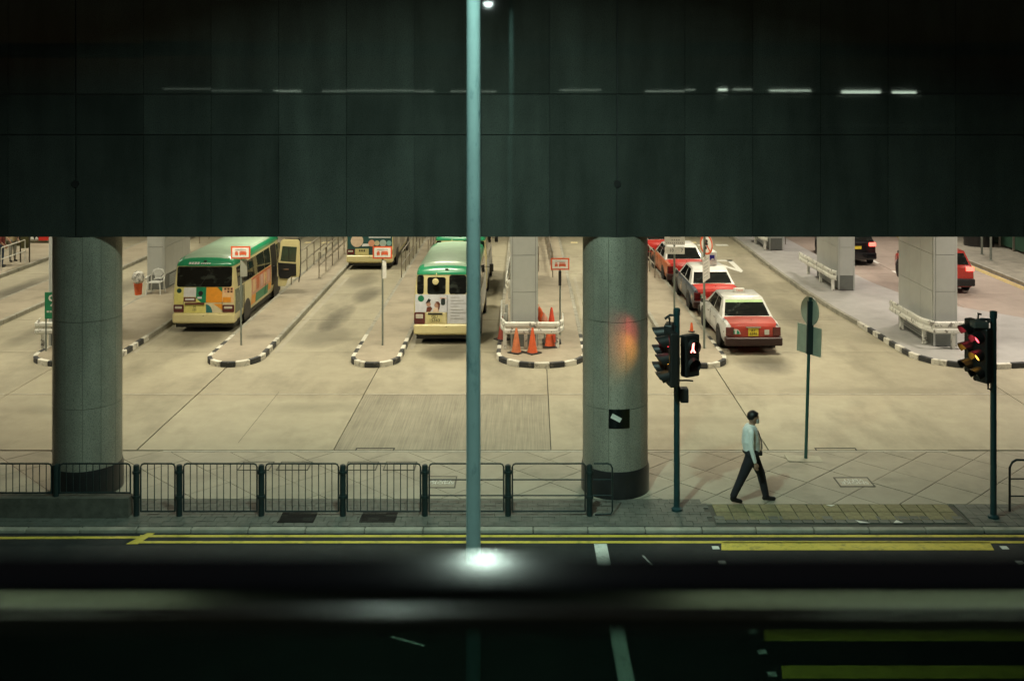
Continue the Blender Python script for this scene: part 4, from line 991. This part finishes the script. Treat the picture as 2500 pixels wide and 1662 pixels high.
# --- saloons
def quadpanel(q, u0, u1, v0, v1, off):
    P = [Vector(p) for p in q]
    def bl(u, v): return (P[0]*(1-u)+P[1]*u)*(1-v)+(P[3]*(1-u)+P[2]*u)*v
    n = (P[1]-P[0]).cross(P[3]-P[0]).normalized()
    pts = [bl(u0,v0), bl(u1,v0), bl(u1,v1), bl(u0,v1)]
    return [p+n*off for p in pts], [p-n*.01 for p in pts]
def glass_panel(parent, name, q, u0, u1, v0, v1, mat=None, off=.006):
    a, b = quadpanel(q, u0, u1, v0, v1, off); m = MB()
    m.add(a+b, [(0,1,2,3),(0,4,5,1),(1,5,6,2),(2,6,7,3),(3,7,4,0)]); return m.build(name, mat or glass, parent)
def car(name, label, cat, loc, rz, prof, gh, hw, zb, roof_m, body_f, mats, wy, wr, group=None):
    t = thing(name, label, cat, loc, rz, group)
    rings = []
    for y, zt, s in prof:
        h = hw*s
        left = [(-h*.90,y,zb),(-h*.975,y,zb+.10),(-h,y,zb+.30),(-h*.985,y,zt-.14),(-h*.95,y,zt-.05),(-h*.86,y,zt),(-h*.4,y,zt+.012)]
        rings.append(left+[(-p[0],p[1],p[2]) for p in left[::-1]])
    m = MB().loft_sym(rings)
    m.m = [body_f(tuple(sum(m.v[i][k] for i in f)/len(f) for k in range(3))) for f in m.f]
    m.build('body', mats, t, 30)
    yb0, yb1, yt0, yt1, wb, wt_, zl, zh = gh
    base = [(-wb,yb0,zl),(wb,yb0,zl),(wb,yb1,zl),(-wb,yb1,zl)]; top = [(-wt_,yt0,zh),(wt_,yt0,zh),(wt_,yt1,zh),(-wt_,yt1,zh)]
    crown = [(-wt_*.82,yt0+.18,zh+.05),(wt_*.82,yt0+.18,zh+.05),(wt_*.82,yt1-.18,zh+.05),(-wt_*.82,yt1-.18,zh+.05)]
    MB().loft([base, top, crown]).build('cabin', roof_m, t, 40)
    F_ = dict(rear=(base[0],base[1],top[1],top[0]), front=(base[2],base[3],top[3],top[2]), left=(base[3],base[0],top[0],top[3]), right=(base[1],base[2],top[2],top[1]))
    glass_panel(t, 'rear_window', F_['rear'], .05, .95, .07, .86); glass_panel(t, 'windscreen', F_['front'], .05, .95, .07, .92)
    for sd, ra in (('left', ((.10,.46),(.50,.82))), ('right', ((.18,.50),(.54,.90)))):
        for a, b in ra: glass_panel(t, 'side_window', F_[sd], a, b, .08, .88)
    for y in wy:
        for s in (-1, 1):
            MB().lathe([(.001,0),(wr+.055,0),(wr+.055,.004),(.001,.004)], n=22, axis='x').build('wheel_arch', black_pl, t, loc=(s*(hw+.001),y,wr+.03)).scale = (s,1,1)
            wheel(t, s*(hw+.012), y, wr, s, .18)
    L = prof[-1][0]
    for s in (-1, 1):
        MB().tube([(s*(hw-.1),yb1-.35,zl+.02),(s*(hw+.06),yb1-.33,zl+.06)], .014).build('mirror_stalk', black_pl, t, 40)
        bevel(MB().bx(s*(hw+.09)-.075, s*(hw+.09)+.075, yb1-.37, yb1-.28, zl, zl+.12).build('wing_mirror', black_pl, t), .02)
    return t, F_
TP = [(0,.82,.90),(.05,.90,.955),(.35,.935,.985),(1.2,.94,1.0),(3.2,.93,1.0),(3.9,.88,.985),(4.40,.79,.95),(4.58,.66,.86)]
TG = (.80, 3.38, 1.42, 2.62, .77, .60, .925, 1.40)
def taxi(label, loc, rz, sidem, bootm, roofsign, num, strip, group=None):
    def bf(c): return 1 if (abs(c[0]) < .70 or (abs(c[0]) < .80 and c[2] > .93 and c[1] < 1.0)) else 0
    t, F_ = car('taxi', label, 'taxi', loc, rz, TP, TG, .845, .25, t_white, bf, [sidem, bootm], (1.0, 3.62), .31)
    bevel(MB().bx(-.845,.845,-.13,.12,.27,.52).build('rear_bumper', M('bumper_dark', (.028,.011,.010), .45), t), .045, 3)
    bevel(MB().bx(-.83,.83,4.5,4.7,.28,.52).build('front_bumper', black_pl, t), .045, 3)
    for s in (-1, 1):
        a, b = sorted((s*.81, s*.575))
        o = bevel(MB().bx(a, b, -.02, .05, .54, .80).build('tail_lamp', tail, t), .015)
    p = plate(t, num, 0, .66, -.005, .30, .23, size=.11)
    MB().bx(-.22,.22,-.03,-.001,.79,.82).build('plate_lamp', chrome, t)
    if strip: glass_panel(t, 'sun_strip', F_['rear'], .05, .95, .74, .875, strip, .010)
    MB().bx(-.012,.012,.26,.29,.94,.975).build('boot_badge', chrome, t)
    m = MB(); pts = [(-.52+.14*math.cos(a), .60+.155*math.sin(a)) for a in [math.pi*k/10 for k in range(11)]]
    st_ = MB().add([(x,-.012,z) for x, z in pts], [tuple(range(11))]).build('sticker', sign_white, t)
    pts = [(-.52+.115*math.cos(a), .605+.125*math.sin(a)) for a in [math.pi*k/10 for k in range(11)]]
    MB().add([(x,-.015,z) for x, z in pts[:5]]+[(-.495,-.015,.605)]+[(x,-.015,z) for x, z in pts[6:]]+[(-.545,-.015,.605)], [(0,1,2,3,4,5),(6,7,8,9,10,11)]).build('sticker_print', M('sticker_green', (.01,.25,.14), .5), st_)
    MB().bx(.33,.47,-.012,-.006,.58,.73).build('sticker', M('sticker_pale', (.55,.55,.48), .5), t)
    if roofsign == 'taxi':
        b = bevel(MB().bx(-.17,.17,1.92,2.06,1.45,1.58).build('roof_sign', sign_white, t), .02); text('TAXI', .10, sign_red, b, (0,1.918,1.515))
    elif roofsign == 'box':
        b = bevel(MB().bx(-.06,.30,1.55,2.75,1.46,1.95).build('roof_sign', plastic_w, t), .03)
        MB().bx(.04,.21,1.543,1.549,1.65,1.84).build('roof_sign_print', M('logo_blue', (.02,.02,.22), .4), b)
        MB().add([(.06,1.541,1.66),(.19,1.541,1.66),(.19,1.541,1.70),(.14,1.541,1.72),(.09,1.541,1.69)], [(0,1,2,3,4)]).build('roof_sign_print', sign_white, b)
    # door seams and handles on the sides
    for s in (-1, 1):
        for y in (1.35, 2.35, 3.3): MB().bx(*sorted((s*.847, s*.840)), y-.006, y+.006, .38, .88).build('door_seam', black_pl, t)
        for y in (1.55, 2.55): MB().bx(*sorted((s*.862, s*.84)), y, y+.14, .76, .79).build('door_handle', chrome, t)
    return t
taxi('white sided taxi with faded red boot at the tail of the taxi queue', (6.50, 31.35, 0), R(1), t_white_ad, t_red_f, 'taxi', 'AY\n6546', M('strip_green', (.40,.56,.28), .4))
taxi('taxi with dark blue side wrap and a tall white roof box', (6.36, 36.65, 0), R(1.5), t_blue, t_red, 'box', '', M('strip_white', (.6,.6,.6), .4))
taxi('red taxi with white roof behind the street plates', (6.12, 41.95, 0), R(2), M('taxi_rust_side', (.42,.11,.04), .35, var=.25), t_red, 'taxi', '', None)
taxi('red taxi farthest ahead in the taxi queue', (5.75, 47.4, 0), R(3), t_red, t_red, 'taxi', '', None)
SP = [(0,.98,.93),(.05,1.06,.965),(.4,1.10,.99),(2.4,1.06,1.0),(3.4,1.0,.99),(4.2,.90,.95),(4.45,.72,.86)]
SG = (.10, 3.45, .42, 2.70, .80, .64, 1.05, 1.56)
for (nm, lab, loc, mt, s) in (('parked_car', 'black car with lit tail lamps and a yellow plate behind a grey pier', (14.22, 46.8, 0), blackcar, 1), ('parked_car', 'red car half hidden by the rail-ringed pier', (15.92, 40.5, 0), redcar, 0)):
    t, F_ = car('car', lab, 'car', loc, R(-2), SP, SG, .90, .26, mt, lambda c: 0, [mt], (.85, 3.55), .33)
    bevel(MB().bx(-.88,.88,-.10,.12,.30,.58).build('rear_bumper', black_pl if not s else blackcar, t), .05, 3)
    for q in (-1, 1):
        a, b = sorted((q*.86, q*.56)); bevel(MB().bx(a, b, -.02, .10, .86, 1.02).build('tail_lamp', tail_lit, t), .02)
    plate(t, '', 0, .80, -.005, .46, .13)

# ================================================================== PEOPLE
def person_mesh(name, parts, mats, vox=.014):
    """closed tapered limbs fused by a voxel remesh into one skin, coloured by the nearest limb"""
    m = MB()
    for (p0, p1, r0, r1, fl, mi) in parts:
        p0, p1 = Vector(p0), Vector(p1); d = p1-p0; ln = max(1e-4, d.length); d = d/ln
        up = Vector((0,1,0)); a = up-d*up.dot(d)
        if a.length < .1: a = Vector((1,0,0))-d*d.x
        a.normalize(); b = d.cross(a)
        rings = []; N = 14
        for k in range(-4, 1):
            an = k/4*math.pi/2; rings.append((p0+d*(r0*math.sin(an)), r0*max(.05, math.cos(an))))
        for k in range(0, 5):
            an = k/4*math.pi/2; rings.append((p1+d*(r1*math.sin(an)), r1*max(.05, math.cos(an))))
        m.loft([[c+(a*math.cos(2*math.pi*i/N)*fl+b*math.sin(2*math.pi*i/N))*r for i in range(N)] for c, r in rings])
    me = m.mesh('tmp', mats[0])
    o = bpy.data.objects.new('tmp', me); C.objects.link(o)
    md = o.modifiers.new('r', 'REMESH'); md.mode = 'VOXEL'; md.voxel_size = vox; md.use_smooth_shade = True
    sm = o.modifiers.new('s', 'SMOOTH'); sm.factor = .5; sm.iterations = 3
    bpy.context.view_layer.update()
    out = bpy.data.meshes.new_from_object(o.evaluated_get(bpy.context.evaluated_depsgraph_get())); bpy.data.objects.remove(o)
    out.name = name; out.materials.clear()
    for mt in mats: out.materials.append(mt)
    segs = [(Vector(p[0]), Vector(p[1]), p[2], p[3], p[5]) for p in parts]
    for f in out.polygons:
        c = f.center; best = 9; bi = 0
        for a, b, r0, r1, mi in segs:
            ab = b-a; u = max(0, min(1, (c-a).dot(ab)/max(1e-8, ab.length_squared)))
            dd = (c-(a+ab*u)).length-(r0+(r1-r0)*u)
            if dd < best: best, bi = dd, mi
        f.material_index = bi; f.use_smooth = True
    return out
def hand_parts(w, dirv, side, mi):
    """palm, four unequal curled fingers and a thumb; w wrist, dirv pointing down the hand"""
    w = Vector(w); d = Vector(dirv).normalized(); f = Vector((1,0,0)); f = (f-d*f.dot(d)).normalized(); s = Vector((0,side,0))
    out = [(w, w+d*.075, .026, .036, .55, mi)]
    for k, ln in enumerate((.070,.080,.074,.058)):
        b = w+d*.085+f*(.030-.020*k); q = b+d*ln*.55+s*-.008; e = q+d*ln*.4-s*side*0+f*.008
        out += [(b, q, .0105, .010, 1, mi), (q, e, .010, .008, 1, mi)]
    b = w+d*.03+f*.034; out += [(b, b+d*.035+f*.018, .012, .011, 1, mi), (b+d*.035+f*.018, b+d*.062+f*.020, .011, .009, 1, mi)]
    return out
# man striding past: facing +x ; materials 0 skin 1 shirt 2 trousers 3 shoes
shoe = M('shoe_black', (.010,.010,.010), .35)
man = thing('person', 'man in white shirt, dark tie and black trousers striding along the footpath', 'person', (4.15, 20.25, .003))
P = []
P += [((.02,0,.98),(.0,0,1.16),.165,.175,1.05,1), ((.0,0,1.16),(-.01,0,1.33),.172,.150,1.15,1), ((-.02,-.13,1.385),(-.02,.13,1.385),.072,.072,1,1), ((.06,0,1.02),(.05,0,1.15),.125,.12,1.0,1)]
P += [((-.0,0,1.40),(.03,0,1.50),.058,.054,1,0), ((.045,0,1.585),(.055,0,1.615),.096,.098,.86,0), ((.075,0,1.545),(.085,0,1.53),.062,.050,.85,0), ((.145,0,1.575),(.152,0,1.56),.014,.016,1,0), ((.03,-.088,1.58),(.03,-.092,1.56),.018,.014,.6,0), ((.03,.088,1.58),(.03,.092,1.56),.018,.014,.6,0)]
P += [((.01,-.085,.93),(.01,.085,.93),.132,.132,1,2)]
# front (far) leg, rear (near) leg
P += [((.03,.085,.90),(.205,.075,.52),.118,.085,1,2), ((.205,.075,.52),(.295,.06,.12),.083,.066,1,2), ((.29,.06,.055),(.45,.05,.040),.048,.040,.9,3), ((.27,.06,.05),(.29,.06,.09),.045,.05,1,3)]
P += [((-.0,-.085,.90),(-.18,-.085,.50),.118,.085,1,2), ((-.18,-.085,.50),(-.345,-.10,.16),.083,.064,1,2), ((-.365,-.10,.085),(-.21,-.10,.045),.046,.038,.9,3), ((-.37,-.10,.10),(-.36,-.10,.16),.044,.046,1,3)]
# near arm hanging a little forward, far arm swinging back
P += [((-.03,-.205,1.365),(-.035,-.235,1.08),.060,.050,1,1), ((-.035,-.235,1.08),(.03,-.245,.84),.050,.036,1,1)]
P += hand_parts((.033,-.245,.825), (.18,0,-1), -1, 0)
P += [((-.02,.205,1.365),(.03,.235,1.09),.060,.050,1,1), ((.03,.235,1.09),(.10,.24,.87),.050,.036,1,1)]
P += hand_parts((.105,.24,.855), (.3,0,-1), 1, 0)
ob('body', person_mesh('body', P, [skin, shirt, trousers, shoe], .011), man)
hm = MB(); n = 18; rings = []
for el in (-30, -12, 8, 28, 48, 68, 86):
    e = R(el); ring = []
    for i in range(n):
        a = 2*math.pi*i/n; fr_ = math.cos(a)
        zlow = .052 if fr_ > .5 else (.012 if fr_ > -.15 else -.07)     # hairline: forehead, temples, nape
        z = max(.108*math.sin(e), zlow); rr_ = .110*math.cos(min(e, R(80)))+.002
        if z > .108*math.sin(e): rr_ = .108
        ring.append((.040+rr_*fr_*1.02, rr_*.90*math.sin(a), 1.625+z+random.uniform(-.004,.004)))
    rings.append(ring)
hm.loft(rings); hm.build('hair', hair, man, 60)
MB().loft([[(.100+.045*k_, s_*.075*(1-.35*k_), z_) for s_, z_ in ((-1,1.505),(1,1.505),(1,1.575),(-1,1.575))] for k_ in (0,.6,1.15)]).build('face_mask', M('mask_white', (.6,.62,.6), .7), man, 60)
MB().loft([[(x_, s_*w_, z_) for s_ in (-1, 1)]+[(x_+.012, s_*w_, z_) for s_ in (1, -1)] for x_, z_, w_ in ((.10,1.40,.022),(.135,1.34,.030),(.17,1.24,.036),(.20,1.10,.040),(.205,1.02,.034),(.20,.985,.004))]).build('tie', M('tie_dark', (.02,.02,.025), .7), man)
MB().loft([[(x_, s_*w_, z_) for s_ in (-1, 1)]+[(x_+.012, s_*w_, z_) for s_ in (1, -1)] for x_, z_, w_ in ((.055,1.43,.05),(.10,1.405,.035))]).build('collar', shirt, man)
MB().lathe([(.165,.945),(.172,.95),(.172,.98),(.165,.985)], (.015,0,0), 24).build('belt', ink, man, 40)
bevel(MB().bx(.12,.205,-.10,-.02,.90,.99).build('belt_pouch', ink, man), .015)
def waiting(label, x, y, rz, top, leg):
    t = thing('person', label, 'person', (x, y, .143), rz)
    Q = [((0,0,.98),(0,0,1.18),.14,.15,1.2,1), ((0,0,1.18),(0,0,1.34),.15,.13,1.3,1), ((0,-.13,1.38),(0,.13,1.38),.07,.07,1,1), ((0,0,1.42),(.02,0,1.50),.055,.052,1,0), ((.03,0,1.59),(.035,0,1.62),.09,.09,.86,0), ((.06,0,1.54),(.07,0,1.53),.06,.05,.85,0), ((.12,0,1.575),(.128,0,1.56),.014,.015,1,0),
         ((0,-.08,.93),(0,.08,.93),.115,.115,1,2)]
    for s in (-1, 1):
        Q += [((0,s*.085,.90),(.02,s*.10,.50),.095,.066,1,2), ((.02,s*.10,.50),(0,s*.11,.12),.064,.046,1,2), ((0,s*.11,.05),(.14,s*.13,.04),.045,.038,.9,3),
              ((0,s*.20,1.36),(-.01,s*.25,1.08),.058,.048,1,1), ((-.01,s*.25,1.08),(.12,s*.20,.93),.047,.034,1,0)]
        Q += hand_parts((.125,s*.20,.925), (.6,0,-.8), s, 0)
    ob('body', person_mesh('body', Q, [skin, top, leg, shoe], .016), t)
    MB().lathe([(.107,-.04),(.108,.02),(.085,.07),(.04,.10),(.005,.108)], (.022,0,1.615), 16).build('hair', hair, t, 60)
waiting('person in dark red top and jeans waiting behind the pale rail', -22.78, 45.7, R(20), M('top_darkred', (.16,.03,.025), .8), M('jeans', (.03,.05,.09), .8))
waiting('person in beige top and pale trousers waiting behind the pale rail', -23.0, 47.1, R(-30), M('top_beige', (.42,.34,.20), .8), M('trousers_pale', (.24,.24,.21), .8))

# ================================================================== FOOTBRIDGE WE LOOK FROM
fb = thing('footbridge', 'blurred steel handrail and tinted glass of the footbridge in the foreground', 'footbridge', (0, 0, 6.35))
MB().bx(-24, 24, -2.3, 1.3, -.35, 0).build('deck', M('bridge_deck', (.03,.03,.028), .8), fb)
HS = M('handrail_steel', (.36,.38,.34), .15, 1.0, .05)
prof = [(1.04,1.091),(.985,1.091)]+[(.985-.022*math.sin(a), 1.069+.022*math.cos(a)) for a in [math.pi/2*k/10 for k in range(1, 11)]]+[(.963,1.055),(1.04,1.055)]
MB().loft([[(x, y, z) for y, z in prof] for x in (-24, 24)]).build('handrail', HS, fb, 35)
MB().bx(-24, 24, -2.4, 1.3, 3.05, 3.15).build('canopy', M('canopy_dark', (.05,.05,.05), .7), fb)
MB().bx(-24, 24, 1.22, 1.3, 2.60, 3.049).build('canopy_light_lip', M('canopy_dark', (.05,.05,.05), .7), fb)  # unseen lip added to hide the canopy tubes from the granite
for x in (-11.6, -5.8, 5.8, 11.6): MB().bx(x-.05, x+.05, -2.35, -2.25, 0, 3.049).build('canopy_post', HS, fb)
MB().tube([(-24,-2.1,1.08),(24,-2.1,1.08)], .026, 16).build('handrail', HS, fb, 60)
tg = bpy.data.materials.new('tinted_glass'); tg.use_nodes = True; nt = tg.node_tree; nt.nodes.clear()
ou = nt.nodes.new('ShaderNodeOutputMaterial'); mx = nt.nodes.new('ShaderNodeMixShader'); tr = nt.nodes.new('ShaderNodeBsdfTransparent'); gl = nt.nodes.new('ShaderNodeBsdfGlossy'); fr = nt.nodes.new('ShaderNodeFresnel')
tr.inputs[0].default_value = (.22, .28, .25, 1); gl.inputs[1].default_value = .03; fr.inputs[0].default_value = 1.45
nt.links.new(fr.outputs[0], mx.inputs[0]); nt.links.new(tr.outputs[0], mx.inputs[1]); nt.links.new(gl.outputs[0], mx.inputs[2]); nt.links.new(mx.outputs[0], ou.inputs[0])
for k in range(-8, 8):
    x0 = -.9+k*2.9
    MB().bx(x0+.03, x0+2.87, 1.0, 1.012, .06, 1.045).build('glass_pane', tg, fb)
    MB().bx(x0-.02, x0+.02, .985, 1.03, 0, .90).build('post', HS, fb)
    MB().bx(x0-.02, x0+.02, -2.13, -2.07, 0, 1.055).build('post', HS, fb)
# light tubes on the back of the bridge, in broken runs, strength set per run for the granite reflection
for k, (a, b, z, h, e) in enumerate(((-15.0,-10.9,1.36,.008,5),(-10.4,-9.4,1.36,.012,14),(-8.6,-4.0,1.36,.010,9),(-3.4,-1.5,1.36,.012,8),(1.0,2.7,1.36,.012,8),(4.6,6.6,1.36,.012,12),(7.5,7.9,1.36,.03,40),(8.1,8.9,1.37,.014,16),(9.6,11.3,1.36,.022,22),(12.4,14.0,1.33,.06,20),(14.7,15.7,1.31,.055,22))):
    t = thing('light_tube', 'tube light along the back of the footbridge', 'lamp', ((a+b)/2, -2.25, 6.35+z), 0, 'tube lights on the footbridge')
    MB().bx(-(b-a)/2, (b-a)/2, -.05, .0, -h-.02, h+.02).build('housing', black_pl, t)
    MB().bx(-(b-a)/2+.02, (b-a)/2-.02, .001, .03, -h, h).build('tube', E('bridge_tube_lit_%d' % e, (.80, 1.0, .78), e), t)
    for s in (-1, 1): MB().bx(s*((b-a)/2-.05)-.02, s*((b-a)/2-.05)+.02, -.10, -.051, -1.4-(z-1.42), 0).build('bracket', black_pl, t)
# a street lamp on the far side of the bridge, seen mirrored in the polished granite
l2 = thing('street_lamp', 'street lamp behind the footbridge, mirrored in the granite', 'street lamp', (-3.0, -20, .06))
MB().lathe([(.11, 0), (.075, 1.25), (.065, 12.4)], n=16).build('post', black_pl, l2, 40)
MB().tube([(0,0,12.3),(.1,.1,12.6),(.4,.5,12.7)], .04, 8).build('arm', teal_pole, l2, 40)
MB().loft([[(.4+r_*math.cos(a), .6+r_*math.sin(a), 12.62-d_) for a in [2*math.pi*k/16 for k in range(16)]] for r_, d_ in ((.25,0),(.24,.10),(.15,.22),(.02,.26))]).build('lamp_bowl', MATS['street_lamp_bowl'], l2, 50)
MB().loft([[(.42+r_*math.cos(a), .2+r_*math.sin(a), 5.5-d_) for a in [2*math.pi*k/12 for k in range(12)]] for r_, d_ in ((.10,0),(.15,.06),(.10,.14),(.02,.16))]).build('lower_lamp', E('lower_lamp_lit', (.8,1,.93), 45), l2, 50)
MB().tube([(0,0,5.4),(.2,.1,5.55),(.42,.2,5.5)], .025, 8).build('lower_arm', black_pl, l2, 40)
for k, (a, b_) in enumerate(((-4.6,-.98),(.40,4.4))):
    t = thing('canopy_lamp', ['tube lamp under the footbridge canopy left of the camera', 'tube lamp under the footbridge canopy right of the camera'][k], 'lamp', ((a+b_)/2, -.3, 9.35))
    MB().bx(-(b_-a)/2, (b_-a)/2, -.09, .09, -.02, .04).build('housing', black_pl, t)
    MB().bx(-(b_-a)/2+.02, (b_-a)/2-.02, -.07, .07, -.05, -.021).build('tube', E('canopy_tube_lit', (.80,1.0,.62), 4), t)
